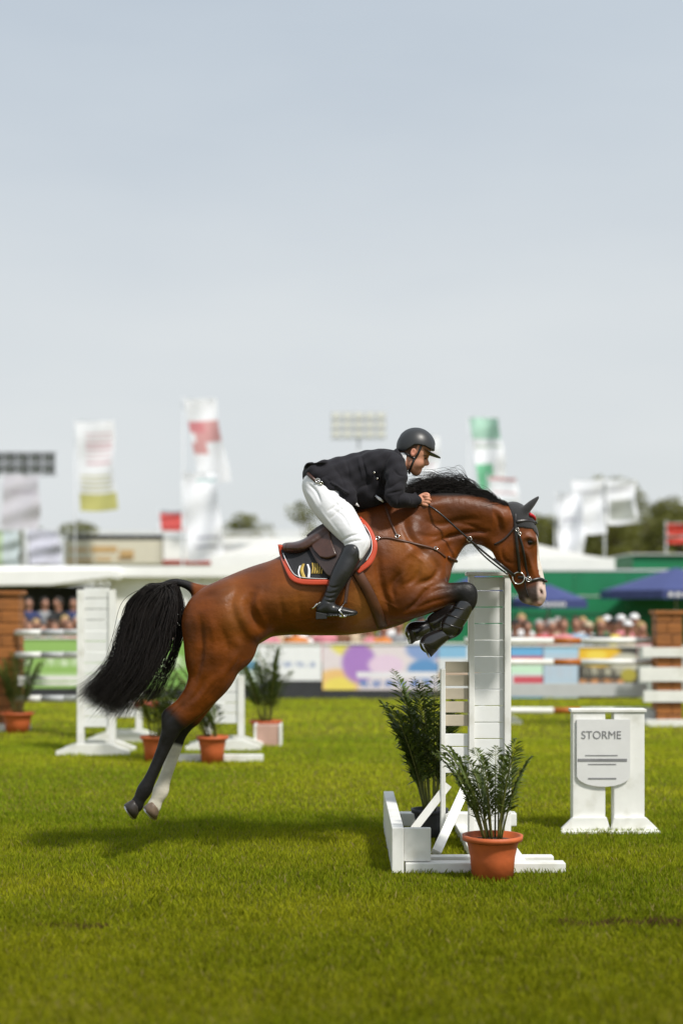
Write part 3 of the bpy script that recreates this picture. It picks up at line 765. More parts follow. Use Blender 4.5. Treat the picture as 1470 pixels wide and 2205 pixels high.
# bell boot on near hoof
f = Field(np.array(P(915,1392,-.15))-[.14,.12,.14], np.array(P(960,1365,-.15))+[.12,.12,.12], .0055)
f.chain([S(955,1368,14,-.155,.038), S(938,1377,18,-.15,.050), S(924,1386,21.5,-.147,.058)], k=.01)
v, q = f.mesh(); mesh_obj('bell_boot', v, q.astype(np.int32), M['boot_shell'], horse, True)
f = Field(np.array(P(885,1375,.15))-[.12,.12,.12], np.array(P(925,1345,.15))+[.12,.12,.14], .0055)
f.chain([S(915,1352,14,.155,.038), S(903,1357,18,.15,.050), S(892,1360,21,.147,.056)], k=.01)
v, q = f.mesh(); mesh_obj('bell_boot', v, q.astype(np.int32), M['boot_shell'], horse, True)

# ------------------------------------------------------------------ saddle pad + saddle
pad = empty('saddle_pad', P(700,1200), 'black saddle pad with thick orange red border and small gold emblem under the saddle', 'saddle pad')
M['pad_black'] = mat('pad_black', (.016,.016,.019), .8, .2, 12, bump=.25, bscale=90)
M['pad_orange'] = mat('pad_orange', (.50,.050,.012), .55, .1, 9, bump=.1, bscale=70, sheen=.2)
M['gold'] = mat('gold_thread', (.50,.34,.06), .5, .2, 30); M['white_thread'] = mat('white_thread', (.75,.74,.76), .6, .05)
for sd_ in (-1, 1):
    patch('pad_cloth', [[(602,1172),(640,1176),(690,1150),(740,1118),(778,1118)], [(610,1210),(650,1212),(700,1200),(760,1180),(806,1160)], [(632,1245),(665,1248),(710,1248),(758,1240),(800,1205)]], M['pad_black'], pad, sd_, off=.006, th=.008, fall=.08, nu=30, nv=14, blend=10)
    patch('border', [[(598,1172),(602,1195),(612,1222),(624,1246),(642,1257),(670,1260),(708,1260)], [(608,1174),(612,1195),(622,1220),(633,1239),(646,1246),(672,1248),(710,1248)]], M['pad_orange'], pad, sd_, off=.013, th=.010, fall=.08, nu=40, nv=4, blend=3)
    patch('border', [[(776,1112),(792,1128),(804,1148),(812,1172),(809,1196),(797,1217),(772,1236)], [(770,1118),(784,1134),(795,1152),(801,1173),(798,1192),(788,1209),(766,1228)]], M['pad_orange'], pad, sd_, off=.013, th=.010, fall=.08, nu=40, nv=4, blend=3)
    strap('white_piping', [(608,1178),(613,1198),(622,1219),(633,1238),(647,1245),(672,1247),(705,1247)], .004, M['white_thread'], pad, sd_, off=.021)
    strap('white_piping', [(784,1135),(795,1152),(800,1173),(797,1192),(787,1209)], .004, M['white_thread'], pad, sd_, off=.021)
def emb(l, r_, m): patch('emblem', [l, r_], m, pad, -1, off=.0150, th=.002, fall=.08, nu=8, nv=4, blend=2)
emb([(651,1214),(646,1228),(651,1246)], [(656,1214),(653,1228),(659,1246)], M['gold'])
emb([(660,1215),(663,1228),(661,1246)], [(664,1215),(668,1228),(667,1246)], M['white_thread'])
emb([(644,1219),(641,1232),(644,1245)], [(648,1217),(644,1232),(648,1246)], M['white_thread'])
for i in range(5):
    emb([(671+i*5,1212+i*.4),(672+i*5,1224),(670+i*5,1236)], [(674+i*5,1212+i*.4),(675+i*5,1224),(673+i*5,1236)], M['gold'])

saddle = empty('saddle', P(700,1170), 'brown leather jumping saddle with padded knee flap and stirrup, strapped on the bay horse', 'saddle')
sf = Field((P(590,0).x, -.30, P(0,1260).z), (P(830,0).x, .30, P(0,1080).z), .0065)
sf.chain([S(616,1180,11,0,.13), S(635,1182,14,0,.17), S(660,1176,16,0,.19), S(695,1158,20,0,.17), S(735,1135,20,0,.12), S(770,1112,14,0,.06)], k=.02)
for sy in (-1, 1):
    sf.chain([S(622,1181,9,sy*.12,.06), S(650,1180,10,sy*.16,.07), S(690,1158,16,sy*.14,.08), S(730,1135,18,sy*.12,.07)], k=.03)
v, q = sf.mesh(); mesh_obj('seat', relax(v, q, 1), q.astype(np.int32), M['leather_brown'], saddle, True)
for sd_ in (-1, 1):
    patch('flap', [[(660,1152),(690,1130),(730,1112),(765,1105)], [(664,1178),(700,1172),(750,1162),(790,1146)], [(682,1212),(710,1212),(755,1200),(796,1180)], [(705,1240),(722,1246),(746,1243),(775,1222)]], M['leather_dkbrown'], saddle, sd_, off=.026, th=.012, fall=.11, nu=24, nv=16, blend=8)
    patch('skirt', [[(668,1160),(685,1142),(705,1130)], [(672,1180),(692,1178),(715,1170)], [(690,1200),(706,1203),(725,1196)]], M['leather_brown'], saddle, sd_, off=.046, th=.008, fall=.12, nu=14, nv=10, blend=6)
    strap('girth', [(766,1228),(782,1255),(800,1290),(814,1325),(822,1348)], .066, M['girth'], saddle, sd_, off=.005, th=.010)
    strap('stirrup_leather', [(748,1205),(753,1225),(752,1245),(748,1262),(745,1285),(743,1300)], .022, M['leather_brown'], saddle, sd_, free=[.33,.345,.345,.345,.345,.345])
mb = MB()
for sy in (-1, 1):
    c0 = P(738,1322, sy*.345); t_ = P(743,1296, sy*.345)
    if sy > 0: mb.build('stirrup', M['chrome'], saddle, True); mb = MB()
    mb.tube([t_, c0+Vector((-.02, -.055, .02)), c0+Vector((0,-.06,-.012)), c0+Vector((0,.0,-.016)), c0+Vector((0,.06,-.012)), c0+Vector((-.02,.055,.02)), t_], .006, 8)
    mb.box((c0.x-.02, c0.y-.055, c0.z-.022), (c0.x+.02, c0.y+.055, c0.z-.008))
mb.build('stirrup', M['chrome'], saddle, True)

# ================================================================== RIDER
person = empty('person', P(735,1325), 'rider in black jacket, white breeches, black boots and helmet leaning forward over the jumping horse', 'rider')
M['skin'] = mat('skin', (1,1,1), .5, .06, 14, bump=.08, bscale=90, spec=.35, attr=True)
M['jacket'] = mat('jacket', (.013,.012,.016), .85, .18, 5, bump=.12, bscale=140, sheen=.05, spec=.25)
M['breeches'] = mat('breeches', (.76,.76,.79), .8, .03, 5, bump=.25, bscale=26, sheen=.15)
M['boot'] = mat('boot_leather', (.016,.016,.017), .34, .2, 8, bump=.15, bscale=22, spec=.55)
M['helmet'] = mat('helmet_shell', (.026,.027,.029), .40, .04, 8, bump=.03, bscale=300, spec=.5)
M['helmet_trim'] = mat('helmet_trim', (.010,.010,.011), .5, .1)
M['visor_under'] = mat('visor_under', (.05,.07,.008), .6, .1)
M['shirt'] = mat('shirt_white', (.80,.80,.82), .7, .03)
bf = Field((P(635,0).x, -.46, P(0,1345).z), (P(952,0).x, .46, P(0,905).z), .0042)
# trunk
bf.chain([S(692,1050,30,0,.14), S(730,1034,32,0,.13), S(785,1020,34,0,.135), S(832,1008,32,0,.145), S(858,1003,18,0,.07)], k=.02)
# neck + head
bf.chain([S(856,1002,19,0,.06), S(871,990,18.5,0,.055), S(884,984,18,0,.055)], k=.02)
bf.blob(P(893,965), (.098,.080,.095), 0, .02)
bf.chain([S(903,978,17,0,.064), S(900,994,16,0,.058), S(893,1008,12,0,.042)], k=.02)
bf.chain([S(884,994,10,-.04,.025), S(888,1007,9,-.034,.022), S(896,1014,9,0,.022), S(888,1007,9,.034,.022), S(884,994,10,.04,.025)], k=.02)   # jaw line
bf.blob(P(895,1017), (.022,.022,.020), 0, .012)                       # chin
bf.chain([S(914,979,6,-.028,.02), S(917,979,5,0,.022), S(914,979,6,.028,.02)], k=.012)        # brow
for sy in (-1, 1): bf.blob(P(916,987,sy*.032), (.012,.014,.008), -.4, .012, 'sub')
bf.chain([S(916.5,982,2.4,0,.009), S(917.5,989,2.6,0,.008), S(920,996,2.4,0,.008), S(920.5,999,2.0,0,.009), S(915,1000,2.5,0,.013)], k=.006)
bf.blob(P(915,999.5,-.012), (.008,.005,.0055), 0, .004); bf.blob(P(915,999.5,.012), (.008,.005,.0055), 0, .004)
bf.blob(P(905,1006), (.016,.022,.0075), .4, .008); bf.blob(P(902,1012), (.015,.019,.0075), .2, .007)
bf.chain([S(908,1009.3,1.0,-.02,.006), S(909,1009.5,1.0,0,.01), S(908,1009.3,1.0,.02,.006)], k=.004, op='sub')
for sy in (-1, 1):
    bf.blob(P(899,998,sy*.048), (.028,.02,.024), .3, .02)
    bf.blob(P(889,974,sy*.082), (.017,.008,.027), -.25, .006)          # ear
    bf.blob(P(890,973,sy*.090), (.009,.006,.015), -.25, .004, 'sub')
# legs (slim, under the clothes)
for sy in (-1, 1):
    bf.chain([S(688,1052,28,sy*.09,.08), S(722,1100,26,sy*.19,.075), S(752,1140,20,sy*.26,.055), S(768,1172,16,sy*.30,.045)], k=.03)
    bf.chain([S(765,1178,15,sy*.31,.043), S(738,1228,14,sy*.345,.042), S(711,1285,9,sy*.345,.03), S(704,1303,9,sy*.345,.028), S(735,1318,6,sy*.345,.03)], k=.01)
# arms: shoulder, elbow, wrist
for sy in (-1, 1):
    bf.chain([S(847,1000,16,sy*.15,.05), S(848,1020,15,sy*.20,.045), S(846,1070,12,sy*.27,.036), S(868,1077,11,sy*.23,.033), S(896,1078,8.2,sy*.155,.022), S(903,1078,8,sy*.145,.022)], k=.012)
    # palm and curled fingers around the rein
    bf.blob(P(908,1077,sy*.132), (.036,.017,.031), -.1, .012)
    for q_, (fx, fy, ln) in enumerate([(918,1068.5,1.0), (920.5,1074.5,1.08), (919.5,1081,1.0), (916,1087,.84)]):
        bf.chain([S(fx-6,fy-.5,3.0,sy*.146,.009), S(fx,fy,3.1,sy*.150,.009), S(fx+4.2*ln,fy+1.5,2.9,sy*.141,.0085), S(fx+5*ln,fy+2.5,2.7,sy*.126,.008), S(fx+.5,fy+3,2.5,sy*.115,.0075)], k=.0025, sub=4, kin=.003)
    bf.chain([S(901,1072,4.0,sy*.124,.012), S(909,1066.5,3.6,sy*.116,.011), S(917,1064,3.2,sy*.118,.010), S(923,1066,2.6,sy*.124,.008)], k=.005, sub=4)
v, q = bf.mesh(); v = relax(v, q, 1, .4)
px, py = topx(v); yy = v[:, 1]; ay = np.abs(yy)
skn = np.array([.54,.255,.165]); c = np.tile(skn, (len(v), 1))
hd = (py < 1030) & (px > 850)
c = mixc(c, np.exp(-(((px-893)/12)**2+((py-1003)/14)**2))*hd*.35, [.30,.14,.095])         # stubble
c = mixc(c, np.exp(-(((px-889)/8)**2+((py-974)/9)**2))*hd*(ay > .07)*.6, [.58,.20,.14])
c = mixc(c, np.exp(-(((px-917)/9)**2+((py-997)/8)**2))*hd*.3, [.60,.22,.15])
c = mixc(c, np.exp(-(((px-915)/4)**2+((py-987.5)/1.8)**2))*hd*(ay > .018)*(ay < .05)*1.1, [.05,.03,.02])
c = mixc(c, np.exp(-(((px-915)/6)**2+((py-981.3)/1.8)**2))*hd*(ay > .012)*1.0, [.07,.035,.02])
c = mixc(c, np.exp(-(((px-908)/3.5)**2+((py-1009)/1.9)**2))*hd*.8, [.40,.12,.10])
c = mixc(c, hd*(px < 886)*(py < 985)*(ay < .078)*.0, skn)
c = mixc(c, ((py < 984) & (px < 903) & hd & (ay < .0815) & (px+.6*(py-960) < 899)).astype(float)*.9, [.07,.035,.018])   # short hair
mesh_obj('body', v, q.astype(np.int32), M['skin'], person, True, colors=c)
PB = BVHTree.FromPolygons([tuple(a) for a in v], [tuple(a) for a in q.tolist()])

# jacket -----------------------------------------------------------
jf = Field((P(638,0).x, -.44, P(0,1118).z), (P(905,0).x, .44, P(0,945).z), .0055)
jf.chain([S(700,1028,33,0,.185), S(728,1028,43,0,.18), S(765,1030,53,0,.18), S(800,1021,51,0,.19), S(828,1011,44,0,.175), S(843,1008,31,0,.13)], k=.03)
for sy in (-1, 1):
    jf.chain([S(800,1005,28,sy*.12,.06), S(835,1003,30,sy*.14,.07), S(850,1005,25,sy*.17,.062)], k=.04)
    jf.chain([S(850,1003,23,sy*.17,.062), S(853,1025,23,sy*.215,.058), S(850,1052,20.5,sy*.26,.052), S(848,1070,18.5,sy*.275,.05), S(862,1077,17,sy*.255,.045), S(880,1077.5,14.5,sy*.20,.038), S(894,1078,13,sy*.165,.033)], k=.018, sub=6)
    jf.chain([S(893,1064,3,sy*.165,.02), S(895,1092,3,sy*.165,.02)], k=.004)
    # skirt of the jacket over the hip
    jf.chain([S(678,1018,16,sy*.12,.05), S(705,1040,22,sy*.165,.045), S(735,1062,26,sy*.20,.04), S(752,1075,18,sy*.215,.03)], k=.025)
    # flap of the pocket, sleeve seam, folds
    jf.chain([S(712,1038,2.5,sy*.225,.010), S(738,1056,2.5,sy*.25,.010), S(748,1062,2.5,sy*.25,.010)], k=.008)
jf.chain([S(745,1054,31,0,.17), S(780,1064,35,0,.17), S(815,1056,34,0,.15)], k=.03)
# rear vent tails fluttering
jf.chain([S(700,1000,9,-.03,.13), S(680,1002,5,-.03,.12), S(664,1001,2.5,-.04,.09), S(657,1006,1.8,-.05,.05)], k=.012)
jf.chain([S(700,1006,9,.03,.13), S(676,1009,5,.03,.12), S(660,1014,2.2,.05,.09)], k=.012)
jf.blob(P(668,999,-.07), (.02,.03,.006), .5, .008); jf.blob(P(680,1030,0), (.09,.16,.06), -.5, .03)
# collar standing at the neck
jf.chain([S(853,972,4.5,0,.055), S(860,984,5,0,.072), S(866,1001,4.5,0,.068), S(863,1015,4,0,.05)], k=.010)
# hollow out the neck
jf.chain([S(866,993,19,0,.062), S(876,988,22,0,.070), S(893,982,24,0,.080)], k=.004, op='sub')
# open lower front edge
jf.blob(P(700,1090), (.13,.4,.055), .75, .01, 'sub')
v, q = jf.mesh(); v = relax(v, q, 1)
v = sculpt(v, q, [([(838,978),(826,1005),(822,1035),(828,1060)], -.012, 3.0, .08), ([(832,1052),(845,1046),(866,1034)], -.007, 2.2, .2), ([(833,1064),(848,1060),(868,1056)], -.009, 2.4, .2), ([(866,1062),(858,1074),(856,1090)], -.008, 2.2, .15),
    ([(777,976),(782,1000),(790,1030),(792,1060)], -.008, 2.4, .08), ([(770,978),(775,1005),(782,1035)], .005, 2.4, .08), ([(742,985),(750,1010),(752,1040)], -.005, 3, .08), ([(718,1005),(735,1030),(742,1052)], -.006, 3, .08), ([(800,1015),(815,1035),(818,1058)], -.007, 3, .08),
    ([(848,1012),(858,1022),(870,1026)], -.006, 2, .15), ([(843,1000),(838,1025),(838,1045)], .004, 3, .15), ([(880,1066),(884,1078),(880,1090)], -.004, 1.8, .1), ([(700,1030),(722,1045),(745,1068)], -.006, 2.5, .1), ([(705,1022),(690,1030),(680,1042)], -.006, 2.5, .08), ([(765,1068),(775,1050),(798,1042)], -.006, 3, .1), ([(862,976),(868,992),(869,1008)], .004, 2, .02), ([(856,974),(861,992),(862,1010)], -.004, 1.6, .02)])
v = v+vnormals(v, q)*(.0022*(np.sin(v[:, 0]*61+v[:, 2]*47)+np.sin(v[:, 2]*83-v[:, 0]*39+v[:, 1]*30)))[:, None]
mesh_obj('jacket', v, q.astype(np.int32), M['jacket'], person, True)
JB = BVHTree.FromPolygons([tuple(a) for a in v], [tuple(a) for a in q.tolist()])
for (a, b) in ((806,1017), (812,1030)):
    p, n_, ok = hit(a, b, -1, .004, tree=JB); mb = MB(); mb.tube([p, p+n_*.005], [.009,.006], 10); mb.build('button', M['chrome'], person, True)
# white shirt collar
kf = Field((P(850,0).x, -.11, P(0,1025).z), (P(892,0).x, .11, P(0,965).z), .0035)
kf.chain([S(866,983,19,0,.062), S(869,995,19,0,.064)], k=.0)
kf.chain([S(871.5,984,20.5,0,.066), S(873,996,20.5,0,.066)], k=.0)
kf.chain([S(872,992,17.4,0,.055), S(886,984,18.8,0,.060)], k=.0, op='sub')
Xk = kf.ax[0][:, None, None]; Zk = kf.ax[2][None, None, :]
kf.d = np.maximum(kf.d, (Xk-P(874,0).x+.15*(P(0,985).z-Zk)+0*kf.d).astype(np.float32))
kf.d = np.maximum(kf.d, (Zk-P(0,977).z+0*kf.d).astype(np.float32))
v, q = kf.mesh(); mesh_obj('shirt_collar', v, q.astype(np.int32), M['shirt'], person, True)
# shirt showing under the jacket front
for (a, b, y_) in ((766,1086,-.12), (818,1076,-.15)):
    mb = MB(); mb.tube([P(a-9,b-8,y_), P(a,b-1,y_-.04), P(a+7,b+5,y_-.03)], [.006,.009,.003], 8); mb.build('shirt_edge', M['shirt'], person, True)

# breeches ---------------------------------------------------------
rf = Field((P(632,0).x, -.42, P(0,1225).z), (P(815,0).x, .42, P(0,1005).z), .0055)
rf.chain([S(694,1042,34,0,.17), S(716,1050,30,0,.15)], k=.03)
for sy in (-1, 1):
    rf.chain([S(686,1046,36,sy*.085,.10), S(700,1072,38,sy*.13,.10), S(722,1102,37,sy*.19,.092), S(745,1132,32,sy*.245,.078), S(763,1156,27,sy*.285,.066), S(768,1176,23,sy*.31,.056), S(768,1198,12,sy*.32,.045)], k=.03, sub=6)
    rf.blob(P(778,1168,sy*.30), (.050,.055,.050), .7, .03)
v, q = rf.mesh(); v = relax(v, q, 1)
v = sculpt(v, q, [(l_[0], l_[1]*1.5)+tuple(l_[2:]) for l_ in [([(748,1078),(728,1086),(706,1100)], -.006, 2.4, .12), ([(745,1090),(728,1102),(712,1116)], -.004, 2.2, .12), ([(737,1165),(752,1155),(772,1150)], -.006, 2, .2), ([(742,1172),(758,1166),(778,1163)], -.005, 2, .2), ([(664,1042),(680,1058),(690,1082)], -.006, 3, .05), ([(700,1060),(730,1090),(762,1130)], -.003, 2, .1), ([(658,1055),(672,1072),(684,1096)], .004, 4, .05), ([(780,1150),(788,1166),(784,1182)], -.004, 2, .2), ([(715,1095),(738,1112),(752,1135)], -.003, 3, .15), ([(690,1100),(712,1128),(735,1158)], .003, 3, .1)]])
mesh_obj('breeches', v, q.astype(np.int32), M['breeches'], person, True)
mb = MB(); mb.tube([P(662,1020,-.15), P(672,1029,-.175), P(684,1040,-.195)], .011, 8); mb.build('belt', M['leather_brown'], person, True)
ring('buckle', P(684,1035,-.205), .013, .004, M['chrome'], person, (.2,1,0))
ring('buckle', P(691,1040,-.215), .009, .004, M['chrome'], person, (.2,1,.3))
# boots ------------------------------------------------------------
for sy in (-1, 1):
    bo = Field((P(655,0).x, sy*.35-.12, P(0,1345).z), (P(800,0).x, sy*.35+.12, P(0,1155).z), .0052)
    bo.chain([S(757,1192,21,sy*.318,.062), S(752,1204,21.5,sy*.325,.062), S(737,1232,21,sy*.343,.060), S(722,1262,16.5,sy*.348,.048), S(710,1287,13.5,sy*.348,.042), S(703,1303,14,sy*.348,.042)], k=.012)
    bo.chain([S(762,1181,13.5,sy*.316,.056), S(758,1190,18,sy*.318,.061)], k=.02)       # raised outer top edge
    bo.chain([S(692,1312,12.5,sy*.348,.036), S(712,1313,12,sy*.348,.038), S(735,1316,9.5,sy*.348,.042), S(755,1319,6.5,sy*.348,.037), S(766,1319.5,4,sy*.348,.024)], k=.02)
    bo.chain([S(697,1326,3,sy*.348,.038), S(722,1325,2.2,sy*.348,.040), S(750,1325,2,sy*.348,.038), S(766,1323,1.6,sy*.348,.022)], k=.003)
    v, q = bo.mesh(); v = relax(v, q, 1)
    v = sculpt(v, q, [([(692,1282),(708,1288),(722,1286)], -.006, 2, .1), ([(693,1272),(710,1278),(726,1275)], -.005, 2, .1), ([(694,1292),(710,1297),(724,1297)], -.005, 2, .1), ([(700,1258),(716,1266),(732,1262)], -.004, 2.5, .1), ([(762,1178),(766,1184),(761,1194)], .003, 1.5, .1)])
    b_o = mesh_obj('boot', v, q.astype(np.int32), M['boot'], person, True)
    mb = MB(); mb.prism([(P(680,0,-.35).x, P(0,1318,-.35).z), (P(703,0,-.35).x, P(0,1322,-.35).z), (P(704,0,-.35).x, P(0,1333,-.35).z), (P(680,0,-.35).x, P(0,1334,-.35).z)], sy*.348-.034, sy*.348+.034)
    mb.build('heel', M['boot'], b_o, bevel=.003)
    mb = MB(); a = P(683,1300,sy*.39); mb.tube([a, P(676,1309,sy*.378), P(668,1311,sy*.36)], .0055, 6)
    mb.tube([P(690,1297,sy*.392), P(678,1306,sy*.37), P(679,1307,sy*.33), P(692,1298,sy*.305)], .004, 6); mb.build('spur', M['chrome'], b_o, True)

# helmet -----------------------------------------------------------
hz = .004
gf = Field((P(838,0).x, -.15, P(0,1000).z), (P(955,0).x, .15, P(0,908).z), hz)
gf.blob(P(894.5,963), (.119,.101,.117), 0, 0)
Xg = gf.ax[0][:, None, None]; Yg = gf.ax[1][None, :, None]; Zg = gf.ax[2][None, None, :]
zc = lambda a, b: P(a, b)
# bottom edge: drops at the back, rises over the ear, then dips to the visor
bx = np.array([P(u_, 0).x for u_ in (840, 853, 862, 872, 882, 890, 900, 912, 925, 945)])
bz = np.array([P(0, w_).z for w_ in (966, 968, 973, 973, 967, 961, 961, 963.5, 969, 974)])
edge = np.interp(gf.ax[0], bx, bz)[:, None, None]
gf.d = np.maximum(gf.d, (edge-Zg+0*gf.d).astype(np.float32))
gf.blob(P(892,968), (.094,.083,.092), 0, .0, 'sub')
# centre ridge panel
gf.chain([S(894.5+39.2*math.cos(a_), 963-38.6*math.sin(a_), 3.2, 0, .022) for a_ in np.radians([140,120,100,80,60,40,22,8])], k=.004)
v, q = gf.mesh(); hel = mesh_obj('helmet', relax(v, q, 1), q.astype(np.int32), M['helmet'], person, True)
# visor: curved thin peak
vs = []; fs = []; nu, nv = 21, 8
for lay in (0, 1):
    for i in range(nv):
        t = i/(nv-1)
        for j in range(nu):
            a = -1.0+2.0*j/(nu-1)
            rx = .075+t*(.062*math.cos(a*.9)**.6 if abs(a) < 1.6 else 0); ry = .088+t*.012
            x = P(893,0).x+ rx*math.cos(a)*1.15; y = math.sin(a)*ry
            px_ = 735+(x)*350
            z = P(0,962.5).z-(x-P(905,0).x)*.52-.020*abs(a)**2*0-.028*(1-math.cos(a))*-1.0*0+ .0 - lay*.006 - .010*(y/.09)**2
            vs.append((x, y, z))
N = nu*nv
for i in range(nv-1):
    for j in range(nu-1):
        a = i*nu+j; fs.append((a, a+nu, a+nu+1, a+1)); fs.append((N+a, N+a+1, N+a+nu+1, N+a+nu))
for j in range(nu-1): a = (nv-1)*nu+j; fs.append((a, a+N, a+N+1, a+1))
vo = mesh_obj('visor', vs, fs, [M['helmet'], M['visor_under']], hel, True)
vo.data.polygons.foreach_set('material_index', np.array([0 if (i % 2 == 0 and i < 2*(nv-1)*(nu-1)) or i >= 2*(nv-1)*(nu-1) else 1 for i in range(len(vo.data.polygons))], dtype=np.int32))
hel_strap = []
for sd_ in (-1, 1):
    strap('chin_strap', [(906.5,960),(904,966),(899,978),(893,987),(888,998),(884,1008),(880,1017)], .014, M['leather_black'], hel, sd_, off=.004, th=.004, tree=PB)
    strap('chin_strap', [(868,974),(878,979),(886,985),(893,987)], .012, M['leather_black'], hel, sd_, off=.005, th=.004, tree=PB)
mb = MB(); mb.tube([P(880,1015,-.05), P(881,1019,0), P(880,1015,.05)], .007, 8); mb.build('chin_strap', M['leather_black'], hel, True)

# ================================================================== SETTING
def gmat():
    m = bpy.data.materials.new('grass_ground'); m.use_nodes = True; n = m.node_tree.nodes; l = m.node_tree.links; b = n['Principled BSDF']
    b.inputs['Roughness'].default_value = .9; b.inputs['Specular IOR Level'].default_value = .1
    t = n.new('ShaderNodeTexCoord'); mp = n.new('ShaderNodeMapping'); mp.inputs['Scale'].default_value = (.45, 1.6, 1); l.new(t.outputs['Object'], mp.inputs[0])
    a = n.new('ShaderNodeTexNoise'); a.inputs['Scale'].default_value = 1.1; a.inputs['Detail'].default_value = 7; a.inputs['Roughness'].default_value = .65; l.new(mp.outputs[0], a.inputs['Vector'])
    r = n.new('ShaderNodeValToRGB'); e = r.color_ramp.elements; e[0].position = .3; e[0].color = (.09,.105,.004,1); e[1].position = .72; e[1].color = (.21,.185,.016,1)
    k = e.new(.5); k.color = (.145,.145,.008,1); l.new(a.outputs['Fac'], r.inputs[0])
    c = n.new('ShaderNodeTexNoise'); c.inputs['Scale'].default_value = 60; c.inputs['Detail'].default_value = 5; l.new(t.outputs['Object'], c.inputs['Vector'])
    mr = n.new('ShaderNodeMapRange'); mr.inputs['From Min'].default_value = .3; mr.inputs['From Max'].default_value = .7; mr.inputs['To Min'].default_value = .55; mr.inputs['To Max'].default_value = 1.35; l.new(c.outputs['Fac'], mr.inputs['Value'])
    v = n.new('ShaderNodeVectorMath'); v.operation = 'SCALE'; l.new(r.outputs[0], v.inputs[0]); l.new(mr.outputs[0], v.inputs['Scale'])
    # worn soil patches
    d = n.new('ShaderNodeTexNoise'); d.inputs['Scale'].default_value = .9; d.inputs['Detail'].default_value = 8; mp2 = n.new('ShaderNodeMapping'); mp2.inputs['Location'].default_value = (3.1, 1.7, 0); mp2.inputs['Scale'].default_value = (.6, 2.2, 1)
    l.new(t.outputs['Object'], mp2.inputs[0]); l.new(mp2.outputs[0], d.inputs['Vector'])
    dr = n.new('ShaderNodeMapRange'); dr.inputs['From Min'].default_value = .66; dr.inputs['From Max'].default_value = .74; dr.inputs['To Max'].default_value = .75; l.new(d.outputs['Fac'], dr.inputs['Value'])
    mx = n.new('ShaderNodeMix'); mx.data_type = 'RGBA'; mx.inputs['B'].default_value = (.085,.045,.018,1); l.new(dr.outputs[0], mx.inputs['Factor']); l.new(v.outputs[0], mx.inputs['A'])
    l.new(mx.outputs['Result'], b.inputs['Base Color'])
    bp = n.new('ShaderNodeBump'); bp.inputs['Strength'].default_value = .8; bp.inputs['Distance'].default_value = .03; l.new(c.outputs['Fac'], bp.inputs['Height']); l.new(bp.outputs[0], b.inputs['Normal'])
    return m
mesh_obj('ground', [(-300,-30,0),(300,-30,0),(300,600,0),(-300,600,0)], [(0,1,2,3)], gmat())['kind'] = 'structure'

# grass blades -------------------------------------------------------
def vnoise(x, y, s, seed=0):
    x = x*s; y = y*s; xi = np.floor(x).astype(int); yi = np.floor(y).astype(int); u = x-xi; w = y-yi; u = u*u*(3-2*u); w = w*w*(3-2*w)
    def h(a, b): q = np.sin(a*127.1+b*311.7+seed*17.3)*43758.5453; return q-np.floor(q)
    return (h(xi,yi)*(1-u)+h(xi+1,yi)*u)*(1-w)+(h(xi,yi+1)*(1-u)+h(xi+1,yi+1)*u)*w
def blades(y0, y1, dens, hmean, wid):
    d0, d1 = D0+y0, D0+y1; wfun = lambda d: .255*d+.9
    area = sum(2*wfun(d)*(d1-d0)/40 for d in np.linspace(d0, d1, 40)); n = int(area*dens)
    d = rng.uniform(d0, d1, int(n*1.6)); keep = rng.uniform(0, wfun(d1), len(d)) < wfun(d); d = d[keep][:n]; n = len(d)
    x = rng.uniform(-1, 1, n)*wfun(d); y = d-D0
    clump = vnoise(x, y, 5, 1)*.6+vnoise(x, y, 14, 2)*.4; patch_ = vnoise(x*.5, y, 1.3, 3)
    h = hmean*(.45+.9*clump)*rng.uniform(.6, 1.4, n); ang = rng.uniform(0, 6.283, n); lean = rng.uniform(.1, .8, n)*h; la = rng.uniform(0, 6.283, n)
    w = wid*rng.uniform(.7, 1.3, n); dx, dy = np.cos(ang)*w, np.sin(ang)*w; lx, ly = np.cos(la)*lean, np.sin(la)*lean
    z = np.zeros(n)
    v = np.stack([np.stack([x-dx, y-dy, z], 1), np.stack([x+dx, y+dy, z], 1), np.stack([x+lx*.4+dx*.7, y+ly*.4+dy*.7, h*.6], 1), np.stack([x+lx, y+ly, h], 1)], 1).reshape(-1, 3)
    v = v; f = np.arange(n*4).reshape(n, 4)
    t = np.clip(patch_*.75+.35*(vnoise(x*.35, y*2.2, 1.0, 6)-.5)+rng.uniform(-.2, .3, n), 0, 1)[:, None]
    far = np.clip(.9+.09*(y+4), .9, 2.2)[:, None]  # blades painted brighter with distance, the lit look of far grass
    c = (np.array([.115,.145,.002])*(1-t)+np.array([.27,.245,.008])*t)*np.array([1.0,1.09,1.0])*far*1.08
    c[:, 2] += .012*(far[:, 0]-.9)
    dry = rng.random(n) < .04; c[dry] = [.30,.25,.08]
    wr = G(1345,1995); wl = G(165,2000); worn = (((x-wr.x)/.45)**2+((y-wr.y)/.09)**2+vnoise(x,y,9,4)*1.2 < 1.3)|(((x-wl.x)/.25)**2+((y-wl.y)/.06)**2+vnoise(x,y,9,4)*1.2 < 1.1); h = h.copy(); c[worn & (rng.random(n) < .7)] = [.12,.07,.03]
    return v, f, np.repeat(c, 4, 0)
gv, gf_, gc = [], [], []; o_ = 0
for args in ((-4.6, -1.5, 9500, .032, .0022), (-1.5, 2.0, 5200, .032, .0030), (2.0, 8, 1500, .032, .005), (8, 17, 350, .034, .008)):
    v, f, c = blades(*args); gv.append(v); gf_.append(f+o_); gc.append(c); o_ += len(v)
M['blade'] = mat('grass_blade', (1,1,1), .7, .1, 3, spec=.08, attr=True, transl=.35)
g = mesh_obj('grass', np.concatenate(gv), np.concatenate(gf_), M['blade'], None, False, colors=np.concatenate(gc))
tag(g, 'short yellowish green grass of the show ground', 'grass', kind='stuff')

